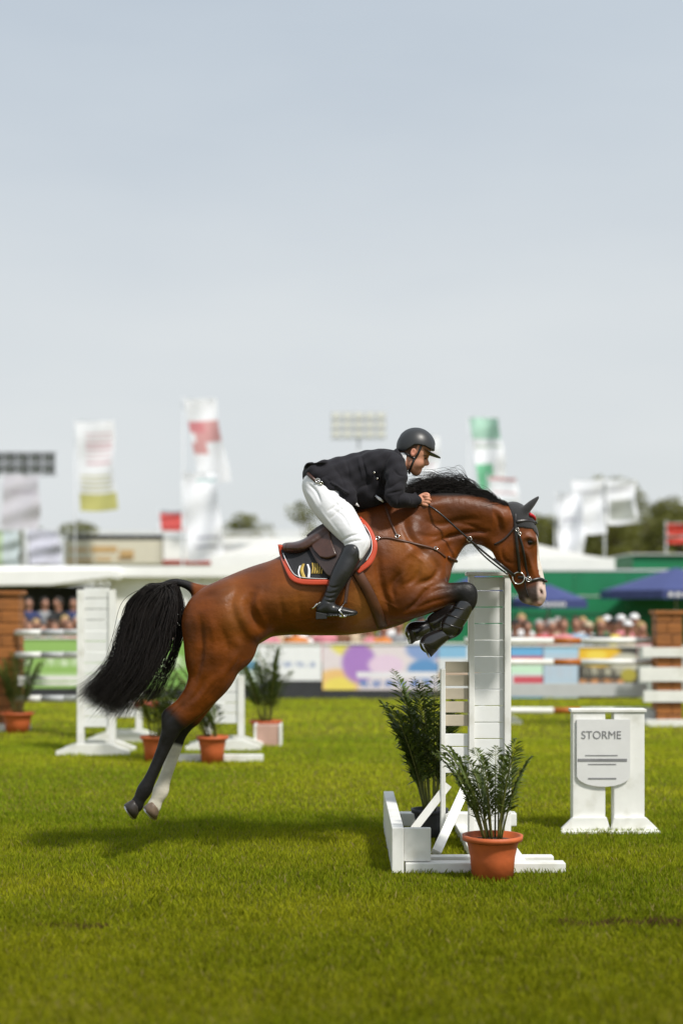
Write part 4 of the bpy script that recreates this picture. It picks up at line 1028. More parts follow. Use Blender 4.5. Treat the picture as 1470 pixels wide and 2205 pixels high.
# ------------------------------------------------------------------ potted palms
def leaf_strip(mb, base, d, L, w, droop):
    d = Vector(d).normalized(); s_ = d.cross(Vector((0,0,1))).normalized()*w; p1 = base+d*L*.5+Vector((0,0,-droop*L*.2)); p2 = base+d*L+Vector((0,0,-droop*L))
    mb.add([base, p1+s_, p2, p1-s_], [(0,1,2,3)])
def palm(loc, hgt, seed, label, lean=(0,0), pot=.15, poth=.24, nf=16, spread=.75, droop=1.0, leaf=.24, pm='terracotta'):
    r = random.Random(seed); loc = Vector(loc)
    root = empty('potted_plant', loc, label, 'potted plant', 'potted palms beside the jumps')
    mb = MB(); mb.lathe([(pot*.72,0),(pot*.78,poth*.5),(pot*.9,poth*.86),(pot*.92,poth*.88),(pot*1.04,poth*.88),(pot*1.06,poth),(pot*.95,poth),(pot*.93,poth*.88)], loc)
    mb.build('pot', M[pm], root, True)
    mb = MB(); mb.lathe([(pot*.93,poth*.86),(pot*.5,poth*.9),(.01,poth*.92)], loc); mb.build('soil', M['soil'], root)
    ms, ml = MB(), MB()
    for i in range(nf):
        a = i*2.399+r.uniform(-.3,.3); tilt = r.uniform(.10,spread)*(1 if i > 3 else .35); L = hgt*(r.uniform(.6,1.0) if (i*7)%10 > 2 or not lean[0] < -.25 else r.uniform(.3,.5))
        dirv = Vector((math.cos(a)*math.sin(tilt)+lean[0], math.sin(a)*math.sin(tilt)+lean[1], math.cos(tilt))).normalized()
        b0 = loc+Vector((math.cos(a)*pot*.3, math.sin(a)*pot*.3, poth*.9)); pts = []
        for k in range(15):
            t = k/14; pts.append(b0+dirv*(L*t)+Vector((dirv.x, dirv.y, 0))*(L*.38*t*t)-Vector((0,0,1))*(droop*L*.30*t**3))
        ms.tube(pts, [.006*(1-.8*k/14) for k in range(15)], 5)
        for k in range(60):
            t = .22+.78*k/59; j = min(int(t*14), 13); u = t*14-j; p = pts[j]*(1-u)+pts[j+1]*u; tg = (pts[j+1]-pts[j]).normalized()
            sd = tg.cross(Vector((0,0,1))).normalized()*(1 if k % 2 else -1); ll = (leaf*hgt)*math.sin(math.pi*min(1, .15+t*.85))**.7*r.uniform(.75,1.1)
            leaf_strip(ml, p, tg*r.uniform(.6,1)+sd*r.uniform(.7,1.1)+Vector((0,0,r.uniform(-.1,.25))), ll, .0100*hgt, r.uniform(.15,.5))
    ms.build('stem', M['stem'], root, True); ml.build('leaf_crown', M['leaf'], root)
    return root
g0 = G(1060, 1892)
palm(g0, .80, 3, 'potted palm in a large terracotta pot in front of the tall white jump stand', (-.06, 0), .165, .25, 18, .30, .7, .19)
palm(G(925, 1806), 1.22, 31, 'tall slender potted palm in a dark pot just left of the tall white jump stand', (-.05, 0), .12, .20, 24, .24, .6, .17, 'charcoal')
palm(G(38, 1577), 1.0, 5, 'potted palm at the foot of the tall brown wooden pillar on the left', (0,0), .20, .25, 16, .4, .6, .18)
palm(G(457, 1643), 1.0, 8, 'potted palm in an orange pot just right of the trailing hind legs', (-.3,0), .155, .27, 16, .4, .6, .18)
palm(G(335, 1640), .95, 12, 'potted palm in an orange pot just left of the trailing hind legs', (.05,0), .15, .26, 16, .4, .6, .18)
palm(G(572, 1600), 1.12, 21, 'potted palm by the pale flower box under the horse\'s belly', (-.05,0), .18, .26, 22, .4, .6, .18)

# ------------------------------------------------------------------ jump stands
def foot(mb, x, y, L, w=.10, h=.05, axis='x'):
    if axis == 'x': mb.box((x-L/2, y-w/2, 0), (x+L/2, y+w/2, h))
    else: mb.box((x-w/2, y-L/2, 0), (x+w/2, y+L/2, h))
# tall white stand in front of the horse
s0 = G(1050, 1833); sx, sy_ = s0.x, s0.y; k_ = 1/ppm(sy_)
def XW(px): return (px-735)*k_
def ZW(py): return H-(py-HY)*k_
ts = empty('jump_stand', (XW(1040), sy_, 0), 'tall white slatted jump stand with beige side panel, behind the large terracotta pot', 'jump stand')
mb = MB(); mb.box((XW(1008), sy_-.05, .06), (XW(1020), sy_+.05, ZW(1240))); mb.build('post', M['white_paint'], ts, bevel=.004)
mb = MB(); mb.box((XW(1084), sy_-.05, .06), (XW(1098), sy_+.05, ZW(1240))); mb.build('post', M['white_paint'], ts, bevel=.004)
mb = MB(); z = .09
while z < ZW(1252):
    mb.box((XW(1020)+.001, sy_-.015, z), (XW(1084)-.001, sy_+.015, min(z+.100, ZW(1243)))); z += .105
mb.build('slat_panel', M['white_plastic'], ts, bevel=.003)
mb = MB(); mb.box((XW(1002), sy_-.062, ZW(1240)), (XW(1104), sy_+.062, ZW(1232))); mb.build('cap', M['white_paint'], ts, bevel=.004)
M['beige_panel'] = mat('beige_panel', (.50,.44,.34), .6, .1, 5)
mb = MB(); mb.box((XW(948), sy_-.04, .06), (XW(958), sy_+.04, ZW(1440))); mb.build('post', M['white_paint'], ts, bevel=.004)
mb = MB(); z = .5; 
while z+.085 < ZW(1570):
    mb.box((XW(958)+.001, sy_-.012, z), (XW(1008)-.001, sy_+.012, z+.079)); z += .085
mb.build('slat_panel', M['white_plastic'], ts, bevel=.003)
mb = MB(); z = ZW(1570)
while z < ZW(1450):
    mb.box((XW(958)+.001, sy_-.012, z+.02), (XW(1008)-.001, sy_+.012, z+.09)); z += .085
mb.build('beige_slat_panel', M['beige_panel'], ts, bevel=.003)
mb = MB(); mb.tube([(XW(965), sy_, ZW(1690)), (XW(890), sy_-.02, .14)], .035, 4); mb.build('brace', M['white_paint'], ts)
# ground frame: long feet along x at two depths, box end on the left
f1, f2 = G(1000, 1790), G(1000, 1878)
xl, xr = G(850,1878).x, G(1215,1878).x
mb = MB(); mb.box((G(838,1790).x, f1.y-.05, .04), (G(1110,1790).x, f1.y+.05, .13)); mb.build('foot', M['white_paint'], ts, bevel=.006)
mb = MB(); mb.box((xl+.06, f2.y-.05, 0), (xr, f2.y+.05, .06)); mb.build('foot', M['white_paint'], ts, bevel=.006)
f3 = G(1000, 1862)
mb = MB(); mb.box((G(880,1862).x, f3.y-.04, .0), (G(1190,1862).x, f3.y+.04, .055)); mb.build('foot', M['white_paint'], ts, bevel=.006)
mb = MB(); mb.box((xl-.02, f2.y-.06, 0), (xl+.05, f1.y+.06, .27)); mb.build('end_board', M['white_paint'], ts, bevel=.006)
mb = MB(); mb.box((xl+.052, f2.y-.02, .065), (xl+.21, f2.y+.02, .26)); mb.build('end_box', M['white_paint'], ts, bevel=.004)
for xx in (1014, 1091):
    mb = MB(); mb.box((XW(xx)-.04, f2.y+.052, .0), (XW(xx)+.04, f3.y-.042, .055)); mb.box((XW(xx)-.04, f3.y+.042, 0), (XW(xx)+.04, f1.y-.052, .058)); mb.build('cross_foot', M['white_paint'], ts, bevel=.004)
mb = MB(); a = Vector((G(940,1862).x, f3.y+.06, .06)); b = Vector((XW(1000), sy_-.08, .42)); mb.tube([a, b], .04, 4); mb.build('brace', M['white_paint'], ts)

# low white gate post pair with a sign (right)
q0 = G(1308, 1789); k2 = 1/ppm(q0.y); XQ = lambda p: (p-735)*k2; ZQ = lambda p: H-(p-HY)*k2; qy = q0.y
gs = empty('jump_filler', (XQ(1308), qy, 0), 'low white twin legged jump filler with a round bottomed lettered sign', 'jump filler')
for (a, b) in ((1230, 1300), (1318, 1384)):
    mb = MB(); mb.box((XQ(a), qy-.05, .03), (XQ(b), qy+.05, ZQ(1533))); mb.build('leg', M['white_paint'], gs, bevel=.006)
    mb = MB(); la, lb = (26, 8) if a < 1300 else (8, 26); h1 = ZQ(1757); mb.prism([(XQ(a-la), 0), (XQ(b+lb), 0), (XQ(b+lb), .025), (XQ(b+1), h1), (XQ(a-1), h1), (XQ(a-la), .025)], qy-.09, qy-.052); mb.build('flared_foot', M['white_paint'], gs, bevel=.004)
    mb = MB(); mb.box((XQ(a-la-3), qy-.17, 0), (XQ(b+lb+.5), qy-.092, .02)); mb.build('foot', M['white_paint'], gs, bevel=.004)
mb = MB(); mb.box((XQ(1226), qy-.06, ZQ(1533)), (XQ(1388), qy+.06, ZQ(1526))); mb.build('cap', M['white_paint'], gs, bevel=.004)
poly = [(XQ(1238), ZQ(1548)), (XQ(1352), ZQ(1548)), (XQ(1352), ZQ(1668))]+[(XQ(1295+57*math.cos(t)), ZQ(1668+24*math.sin(t))) for t in np.linspace(.1, 3.04, 12)]+[(XQ(1238), ZQ(1668))]
mb = MB(); mb.prism(poly, qy-.068, qy-.054)
M['sign_grey'] = mat('sign_grey', (.70,.70,.70), .45, .04); sg = mb.build('sign_board', M['sign_grey'], gs)
def text(name, body, size, loc, m, parent, ext=.001, sx_=1.0, rz=0):
    cu = bpy.data.curves.new(name, 'FONT'); cu.body = body; cu.size = size; cu.extrude = ext; cu.align_x = 'CENTER'; cu.align_y = 'CENTER'
    to = bpy.data.objects.new(name, cu); me = bpy.data.meshes.new_from_object(to); bpy.data.objects.remove(to)
    n = len(me.vertices); co = np.empty(n*3); me.vertices.foreach_get('co', co); co = co.reshape(-1, 3)
    out = np.stack([co[:, 0]*sx_, -co[:, 2], co[:, 1]], 1); 
    if rz: c_, s_ = math.cos(rz), math.sin(rz); out = np.stack([out[:, 0]*c_-out[:, 1]*s_, out[:, 0]*s_+out[:, 1]*c_, out[:, 2]], 1)
    out += np.array(loc)-np.array(wloc(parent)); me.vertices.foreach_set('co', out.ravel()); me.materials.append(m)
    o = bpy.data.objects.new(name, me); COL.objects.link(o); o.parent = parent; return o
M['faded_ink'] = mat('faded_ink', (.20,.20,.21), .6, .2)
text('lettering', 'STORME', .078, (XQ(1290), qy-.070, ZQ(1582)), M['faded_ink'], sg, sx_=.95)
mb = MB()
for (y0_, y1_, a, b) in ((1624,1626,1256,1325),(1632,1638,1240,1345),(1643,1645,1262,1322),(1673,1676,1262,1322)):
    mb.box((XQ(a), qy-.0705, ZQ(y1_)), (XQ(b), qy-.0685, ZQ(y0_)))
mb.build('lettering', M['faded_ink'], sg)

# generic plain stand
def stand(px, py, w_px, top_py, label, slats=True, group=None):
    g = G(px, py); k = 1/ppm(g.y); w = w_px*k; top = H-(top_py-HY)*k
    t = empty('jump_stand', g, label, 'jump stand', group)
    for s_ in (-1, 1):
        mb = MB(); x = g.x+s_*(w/2-.035); mb.box((x-.035, g.y-.04, .05), (x+.035, g.y+.04, top)); mb.build('post', M['white_paint'], t, bevel=.004)
    mb = MB(); z = .28
    while z < top-.06:
        mb.box((g.x-w/2+.071, g.y-.014, z), (g.x+w/2-.071, g.y+.014, z+.108)); z += .115
    mb.build('slat_panel', M['white_plastic'], t, bevel=.003)
    for s_ in (-1, 1):
        yf = g.y+s_*.22; mb = MB(); mb.prism([(g.x-w*.95, 0), (g.x+w*.95, 0), (g.x+w*.95, .045), (g.x+w*.45, .12), (g.x-w*.45, .12), (g.x-w*.95, .045)], yf-.03, yf+.03); mb.build('foot', M['white_paint'], t, bevel=.004)
    mb = MB(); mb.box((g.x-.04, g.y-.19, .0), (g.x+.04, g.y+.19, .048)); mb.build('cross_foot', M['white_paint'], t)
    return t, g
stand(208, 1622, 82, 1270, 'tall white slatted jump stand left of the horse\'s tail tip')
stand(268, 1596, 76, 1330, 'white slatted jump stand half hidden behind the horse\'s black tail')
stand(484, 1612, 84, 1455, 'lower white jump stand right of the trailing hind leg, beside a potted palm')
def pole(x0, x1, py, y0, y1, m1, m2, label, cat='jump pole', group=None, r=.05, bands=()):
    a = P(x0, py, y0); b = P(x1, py, y1); t = empty('jump_pole', a, label, cat, group)
    d = b-a; L = d.length; cuts = [0]+[c for b_ in bands for c in b_]+[1]
    for i in range(len(cuts)-1):
        m = m2 if i % 2 else m1; mb = MB(); mb.tube([a+d*cuts[i], a+d*cuts[i+1]], r, 14); mb.build('painted_band', m, t, True)
    return t
# far jump on the right: poles between the tall stand's far side and the brick pillar
yb = G(0, 1560).y
for i, (py_, lab) in enumerate(((1380, 'topmost white pole with an orange band of the right jump'), (1426, 'second white pole with an orange band of the right jump'), (1530, 'lowest white and orange pole of the right jump, just above the grass'))):
    pole(1000, 1402, py_, yb, yb, M['white_paint'], M['orange_paint'], lab, group='poles of the right jump', r=.042, bands=((.475, .62),))
mb = MB(); a = P(1000, 1500, yb); b = P(1392, 1472, yb); mb.box((a.x, yb-.02, a.z), (b.x, yb+.02, b.z)); o = mb.build('jump_plank', M['grey_paint'], None, bevel=.003); tag(o, 'pale grey plank hung between the second and lowest pole of the right jump', 'jump plank')
# hidden left support of the far jump
t, g = stand(1062, 1556, 60, 1345, 'white jump stand mostly hidden behind the tall slatted one')
M['brick'] = mat('brown_wood', (.32,.115,.025), .6, .18, 4, stretch=(1,1,6), dirt=((.12,.05,.02), 3, .5))
M['brick_dark'] = mat('dark_joint', (.04,.015,.008), .8, .2)
def brick_pillar(x0, x1, top, base, label, planks):
    g = G((x0+x1)/2, base); k = 1/ppm(g.y); X_ = lambda p: (p-735)*k; Z_ = lambda p: H-(p-HY)*k
    t = empty('jump_pillar', g, label, 'jump pillar')
    mb = MB(); z = 0; top_z = Z_(top); i = 0
    while z < top_z-.05:
        zz = min(z+.145, top_z-.03); mid = g.x+((i % 2)*.5-.25)*.12
        mb.box((X_(x0), g.y-.16, z+.006), (mid-.004, g.y+.16, zz)); mb.box((mid+.004, g.y-.16, z+.006), (X_(x1), g.y+.16, zz)); z += .152; i += 1
    mb.build('wooden_blocks', M['brick'], t, bevel=.006)
    mb = MB(); mb.box((X_(x0)+.012, g.y-.15, .002), (X_(x1)-.012, g.y+.15, top_z-.035)); mb.build('core', M['brick_dark'], t)
    mb = MB(); mb.box((X_(x0)-.03, g.y-.19, top_z-.028), (X_(x1)+.03, g.y+.19, top_z+.02)); mb.build('cap', M['brick'], t, bevel=.006)
    for (a, b, p0, p1) in planks:
        mb = MB(); mb.box((X_(a), g.y-.215, Z_(p1)), (X_(b), g.y-.175, Z_(p0))); mb.build('white_board', M['white_paint'], t, bevel=.003)
    mb = MB(); mb.box((X_(x0)-.16, g.y-.24, 0), (X_(x1)+.16, g.y-.162, .09)); mb.build('foot', M['white_paint'], t, bevel=.004)
    return t
brick_pillar(1408, 1462, 1318, 1562, 'brown wooden block pillar with three white cross boards at the right edge', ((1376,1520,1394,1414), (1370,1520,1436,1466), (1378,1520,1486,1510)))
brick_pillar(-40, 46, 1276, 1572, 'tall brown wooden block pillar at the left edge behind a potted palm', ())
yl = G(0, 1590).y
for i, (py_, lab) in enumerate(((1363, 'top white pole left of the slatted stand'), (1411, 'second white pole left of the slatted stand, over the green banner'), (1505, 'lowest white pole left of the slatted stand, close to the grass'))):
    pole(36, 232, py_, yl+1.0, yl, M['white_paint'], M['grey_paint'], lab, group='poles of the left jump', r=.042, bands=((.3, .55),))
for (p0, p1, lab) in ((1456, 1466, 'narrow upper white plank of the left jump'), (1469, 1476, 'narrow lower white plank of the left jump')):
    a = P(40, p1, yl+.9); b = P(232, p0, yl+.9); mb = MB(); mb.box((a.x, yl+.88, a.z), (b.x, yl+.92, b.z)); o = mb.build('jump_plank', M['white_paint'], None); tag(o, lab, 'jump plank')
ym = G(0, 1604).y
pole(268, 484, 1517, ym, ym, M['white_paint'], M['red_paint'], 'white pole with a red end seen between the tail and the hind leg', r=.042, bands=((.1,.35),(.6,.8)))
# low boxes and planks on the grass around the middle stand
def plank(name, x0, x1, base, hgt_px, depth, m, label, cat):
    g = G((x0+x1)/2, base); k = 1/ppm(g.y); mb = MB(); mb.box(((x0-735)*k, g.y, 0), ((x1-735)*k, g.y+depth, hgt_px*k)); o = mb.build(name, m, None, bevel=.005); tag(o, label, cat); return o
plank('ground_plank', 378, 566, 1641, 15, .10, M['white_paint'], 'long white ground plank nearest behind the hind legs', 'ground plank')
plank('ground_plank', 470, 585, 1607, 12, .10, M['white_paint'], 'short white ground plank behind the longer one', 'ground plank')
M['pinkish'] = mat('pinkish_board', (.52,.33,.27), .6, .1)
bx_ = empty('planter_box', G(574, 1607), 'pale flower box with a pink front panel on the grass right of the white stand', 'planter box')
g = G(576, 1608); k = 1/ppm(g.y)
mb = MB(); mb.box(((552-735)*k, g.y+.04, 0), ((600-735)*k, g.y+.24, 45*k)); mb.build('body', M['pinkish'], bx_, bevel=.006)
mb = MB(); mb.box(((600-735)*k+.001, g.y+.02, 0), ((606-735)*k, g.y+.26, 47*k)); mb.box(((546-735)*k, g.y+.02, 0), ((552-735)*k-.001, g.y+.26, 47*k)); mb.build('end_board', M['white_paint'], bx_, bevel=.004)
plank('ground_box', 1376, 1440, 1563, 34, .3, M['grey_paint'], 'pale grey box on the grass in front of the right wooden pillar', 'box')

# ------------------------------------------------------------------ banner fence round the ring
def banner(x0, x1, top, bot, label, cells, base=(.7,.7,.7), seed=0, blur=.0):
    """cells: (u0,u1,v0,v1,color) painted on; soft photo-like print through vertex colours"""
    y = G(0, 1505).y; k = 1/ppm(y); X0, X1, Z0, Z1 = (x0-735)*k, (x1-735)*k, H-(bot-HY)*k, H-(top-HY)*k
    t = empty('banner_board', ((X0+X1)/2, y, 0), label, 'advertising board')
    nu, nv = 90, 40; u = np.linspace(0, 1, nu); v = np.linspace(0, 1, nv); U, V = np.meshgrid(u, v)
    C = np.tile(np.array(base, float), (nv, nu, 1))
    for (a, b, c_, d_, colr, sh) in cells:
        if sh == 'r': m = ((U >= a) & (U <= b) & (V >= c_) & (V <= d_)).astype(float)
        elif sh == 'e': m = 1-sstep(((U-(a+b)/2)/((b-a)/2))**2+((V-(c_+d_)/2)/((d_-c_)/2))**2, .5, 1.1)
        elif sh == 't': m = ((V >= c_) & (V <= d_) & (U >= a) & (U <= b) & (np.sin(U*(x1-x0)*.55+np.floor(V*9)*2)+np.sin(U*(x1-x0)*.23) > -.2)).astype(float)
        C = C*(1-m[..., None])+np.array(colr)*m[..., None]
    vs = []; 
    for yy_ in (y, y+.02):
        vs.append(np.stack([X0+(X1-X0)*U, np.full_like(U, yy_), Z0+(Z1-Z0)*(1-V)], -1).reshape(-1, 3))
    vs = np.concatenate(vs); N = nu*nv; fs = []
    for i in range(nv-1):
        for j in range(nu-1): a = i*nu+j; fs.append((a, a+nu, a+nu+1, a+1)); fs.append((N+a, N+a+1, N+a+nu+1, N+a+nu))
    for j in range(nu-1): fs.append((j, j+1, N+j+1, N+j))
    mesh_obj('printed_board', vs, np.array(fs), M['print'], t, False, colors=np.concatenate([C.reshape(-1, 3)]*2))
    mb = MB(); mb.box((X0, y-.02, Z1+.001), (X1, y+.04, Z1+.03)); mb.build('top_rail', M['white_paint'], t)
    if bot < 1500: mb = MB(); mb.box((X0, y+.005, 0), (X1, y+.03, Z0-.001)); mb.build('plinth', M['charcoal'], t)
    return t
M['print'] = mat('printed_vinyl', (1,1,1), .5, .03, attr=True)
W = (.75,.76,.78)
banner(-60, 235, 1376, 1482, 'light green advertising board with pale lettering behind the left jump', [(.1,.45,.3,.55,(.62,.74,.52),'t'),(.52,.9,.3,.55,(.62,.74,.52),'t'),(.2,.8,.7,.8,(.5,.66,.36),'r')], (.30,.50,.14))
banner(237, 418, 1376, 1482, 'light green advertising board behind the black tail', [(.1,.9,.35,.6,(.62,.74,.52),'t'),(.3,.7,.7,.8,(.5,.66,.36),'r')], (.22,.42,.10))
banner(420, 556, 1380, 1476, 'pale blue and white advertising board beside the horse\'s thigh', [(.55,1,.45,.65,(.12,.28,.42),'r'),(.1,.5,.2,.4,(.3,.4,.5),'t')], (.62,.70,.66))
banner(558, 692, 1388, 1466, 'white advertising board with faint blue lettering under the horse\'s belly', [(.1,.9,.48,.62,(.45,.50,.66),'t')], (.86,.87,.90))
banner(694, 942, 1388, 1486, 'colourful purple, yellow and blue advertising board under the girth', [(-.1,.35,.5,1.2,(.85,.55,.22),'e'),(0,.3,.7,1.15,(.85,.70,.15),'e'),(.05,.45,-.3,.3,(.80,.72,.15),'e'),(.15,.48,-.1,.9,(.42,.22,.60),'e'),(.38,.72,.2,.7,(.80,.62,.80),'e'),(.7,1.1,-.2,.4,(.25,.36,.66),'e'),(.72,1.05,.3,.8,(.12,.30,.60),'e'),(.3,1,.78,.93,(.18,.26,.55),'t'),(.3,1,.6,.72,(.8,.78,.85),'r')], (.78,.70,.74))
banner(944, 1096, 1388, 1486, 'blue and white advertising board mostly hidden behind the tall white stand', [(.0,.4,0,.3,(.25,.5,.75),'r'),(0,1,.6,.75,(.5,.35,.25),'r')], (.70,.72,.76))
banner(1098, 1168, 1392, 1503, 'blue board with red and white bands left of the pale blue one', [(0,1,0,.18,(.16,.45,.78),'r'),(0,1,.18,.26,(.60,.08,.08),'r'),(.1,1,.58,.74,(.62,.10,.14),'r'),(0,1,.38,.52,(.60,.85,.66),'r'),(0,1,.85,1,(.15,.42,.75),'r')], (.66,.74,.78))
banner(1170, 1244, 1392, 1503, 'pale blue board with a red stripe near its foot behind the right jump', [(0,1,0,.14,(.4,.62,.82),'r'),(0,.95,.86,.95,(.62,.10,.12),'r'),(.1,.8,.3,.6,(.50,.58,.70),'t')], (.48,.60,.74))
banner(1246, 1372, 1394, 1503, 'dark board with a yellow and orange food picture behind the right jump', [(-.1,.75,-.15,.42,(.85,.52,.04),'e'),(.1,.5,.05,.25,(.90,.68,.10),'e'),(.5,1.1,.1,.5,(.62,.60,.52),'e'),(0,.8,.62,.74,(.60,.28,.12),'t'),(.1,.8,.40,.55,(.42,.40,.32),'t'),(.7,1,.4,.7,(.42,.36,.06),'e')], (.07,.065,.06))
banner(1374, 1560, 1394, 1503, 'grey advertising board behind the right wooden pillar', [(.1,.9,.3,.5,(.6,.6,.6),'t')], (.35,.38,.36))

# ------------------------------------------------------------------ spectators
skin_ = mat('spectator_skin', (.42,.21,.14), .55, .08)
def body_sdf(pose):
    f = Field((-.36,-.34,0), (.36,.62 if pose == 'sit' else .34,1.85 if pose == 'stand' else 1.42), .0145); g = []
    z0 = 0 if pose == 'stand' else -.42
    f.chain([(0,0,.98+z0,.11,.15),(0,0,1.15+z0,.11,.14),(0,0,1.32+z0,.12,.15),(0,0,1.42+z0,.08,.16)], k=.04)
    f.d = f.d
    return f, z0
def person_meshes(pose):
    out = {}; sh = 0 if pose == 'stand' else -.42
    # body axis: x left-right, -y is the front
    def tr(x, y, z, r, w=None): return (x, y, z+sh, r, w if w else r)
    h = .014
    f = Field((-.42,-.62,-.02), (.42,.34,1.84+sh), h)
    f.chain([tr(0,0,1.46,.055),tr(0,-.01,1.56,.055)], k=.03); f.blob((0,-.015,1.65+sh), (.076,.095,.115), 0, .02); f.blob((0,-.105,1.635+sh), (.014,.022,.022), 0, .012)
    for s in (-1,1): f.blob((s*.078,-.005,1.645+sh), (.012,.02,.03), 0, .008)
    f.chain([tr(0,0,.98,.10,.09),tr(0,0,1.2,.11,.085),tr(0,0,1.36,.12,.085)], k=.03)
    arms = []; 
    for s in (-1,1):
        A = [tr(s*.17,0,1.40,.048),tr(s*.23,.01,1.25,.042),tr(s*.25,0,1.12,.038),tr(s*.20,-.14,1.05,.032),tr(s*.11,-.22,1.07,.028)]; arms.append(A); f.chain(A, k=.02)
        f.blob((s*.09,-.245,1.07+sh), (.035,.04,.03), 0, .012)
        for q in range(4): f.chain([(s*(.06+.004*q),-.26,1.09+sh-q*.017,.009,.009),(s*(.035+.004*q),-.285,1.088+sh-q*.017,.008,.008)], k=.004, sub=2)
        if pose == 'stand': f.chain([tr(s*.09,0,.95,.075),tr(s*.10,-.01,.5,.05),tr(s*.10,.01,.1,.036),tr(s*.10,-.10,.04,.03)], k=.03)
        else: f.chain([tr(s*.09,0,.92,.075),tr(s*.10,-.38,.92,.055),tr(s*.10,-.41,.55,.042),tr(s*.10,-.50,.47,.03)], k=.03)
    out['body'] = f.mesh()
    f = Field((-.42,-.34,.80+sh), (.42,.30,1.54+sh), h)
    f.chain([tr(0,0,.92,.135,.13),tr(0,0,1.12,.13,.125),tr(0,0,1.32,.15,.125),tr(0,0,1.42,.08,.09)], k=.03)
    f.chain([(-.13,0,1.40+sh,.07,.075),(.13,0,1.40+sh,.07,.075)], k=.05)
    for s in (-1,1): f.chain([tr(s*.17,0,1.40,.064),tr(s*.23,.01,1.25,.057),tr(s*.25,0,1.12,.052),tr(s*.22,-.09,1.07,.046)], k=.03)
    out['shirt'] = f.mesh()
    f = Field((-.30,-.60,-.02), (.30,.26,1.06+sh), h)
    f.chain([tr(-.06,0,.95,.12,.12),tr(.06,0,.95,.12,.12)], k=.04)
    for s in (-1,1):
        if pose == 'stand': f.chain([tr(s*.09,0,.93,.10),tr(s*.10,-.01,.5,.072),tr(s*.10,.01,.10,.055)], k=.03)
        else: f.chain([tr(s*.09,0,.93,.10),tr(s*.10,-.38,.93,.075),tr(s*.10,-.40,.55,.06)], k=.03)
    out['trousers'] = f.mesh()
    f = Field((-.14,-.17,1.52+sh), (.14,.16,1.86+sh), .011)
    f.blob((0,.004,1.668+sh), (.088,.106,.112), 0, 0); f.blob((0,-.11,1.60+sh), (.09,.09,.105), 0, .02, 'sub')
    out['hair'] = f.mesh()
    f = Field((-.14,-.26,1.52+sh), (.14,.16,1.86+sh), .011)
    f.blob((0,.0,1.70+sh), (.092,.11,.085), 0, 0); f.blob((0,-.15,1.70+sh), (.065,.085,.012), 0, .01); 
    Zf = f.ax[2][None, None, :]; f.d = np.maximum(f.d, (1.685+sh-Zf+0*f.d).astype(np.float32))
    out['cap'] = f.mesh()
    return out
MESH = {}
for ps in ('stand', 'sit'):
    for kx, (v, q) in person_meshes(ps).items():
        me = bpy.data.meshes.new(kx); me.from_pydata(v.tolist(), [], q.tolist()); me.polygons.foreach_set('use_smooth', np.ones(len(q), dtype=bool)); me.materials.append(None); MESH[ps, kx] = me
CL = {'red':(.50,.03,.04),'white':(.72,.72,.72),'navy blue':(.03,.04,.12),'black':(.02,.02,.02),'pink':(.60,.22,.26),'grey':(.26,.27,.28),'light blue':(.28,.42,.58),'beige':(.50,.40,.27),'green':(.06,.22,.09),'brown':(.16,.07,.035),'orange':(.60,.20,.04),'yellow':(.62,.52,.07),'teal':(.12,.36,.33)}
HR = {'dark':(.02,.014,.01),'blond':(.38,.26,.10),'brown':(.08,.04,.02),'grey':(.35,.34,.33)}
CM = {k: mat(k.replace(' ', '_')+'_cloth', v, .85, .08) for k, v in CL.items()}; HM = {k: mat(k+'_hair', v, .7, .1) for k, v in HR.items()}
def spectator(x, y, pose, shirt, hairc, trs, label, cap=None, rz=0, z=0, sc=1):
    t = empty('person', (x, y, z), label, 'spectator', 'spectators around the show ring', rz); t.scale = (sc, sc, sc)
    for kx, m in (('body', skin_), ('shirt', CM[shirt]), ('trousers', CM[trs]), ('cap' if cap else 'hair', CM[cap] if cap else HM[hairc])):
        o = bpy.data.objects.new(kx, MESH[pose, kx]); COL.objects.link(o); o.parent = t; o.material_slots[0].link = 'OBJECT'; o.material_slots[0].material = m
r = random.Random(4)
yb2 = G(0, 1505).y
row = [(36,'pink'),(64,'brown'),(92,'orange'),(120,'beige'),(150,'pink'),(178,'red'),(340,'beige'),(372,'pink'),
       (575,'pink'),(604,'beige'),(636,'orange'),(668,'white'),(700,'pink'),(731,'brown'),(762,'beige'),(794,'pink'),(826,'orange'),(858,'grey'),(890,'white'),(921,'pink'),
       (1108,'black'),(1134,'brown'),(1160,'red'),(1186,'red'),(1212,'pink'),(1240,'light blue'),(1266,'navy blue'),(1292,'black'),(1320,'yellow'),(1350,'beige'),(1380,'pink')]
place = lambda px: ('left of the white stand' if px < 235 else 'behind the tail' if px < 420 else 'under the horse\'s belly' if px < 960 else 'behind right jump')
seen = {}
def uniq(lab):
    seen[lab] = seen.get(lab, 0)+1; return lab if seen[lab] == 1 else lab+['', ', second from left', ', third from left', ', fourth from left', ', fifth from left'][min(seen[lab]-1, 4)]
for i, (px_, c_) in enumerate(row):
    y = yb2+.75+r.uniform(-.05,.05); k = 1/ppm(y); hc = r.choice(list(HR)); cp = r.choice([None,None,None,'white','black','beige'])
    spectator((px_-735)*k, y, 'sit', c_, hc, r.choice(['navy blue','black','grey','beige']), uniq('seated spectator, %s shirt, %s, %s' % (c_, cp+' cap' if cp else hc+' hair', place(px_))), cp, r.uniform(-.25,.25), 0, r.uniform(.96,1.04))
row2 = [(50,'navy blue'),(78,'black'),(110,'grey'),(140,'black'),(168,'teal'),(590,'grey'),(650,'white'),(715,'beige'),(780,'brown'),(840,'white'),(905,'pink'),(1122,'white'),(1175,'pink'),(1200,'beige'),(1254,'white'),(1306,'green'),(1336,'pink'),(1365,'brown')]
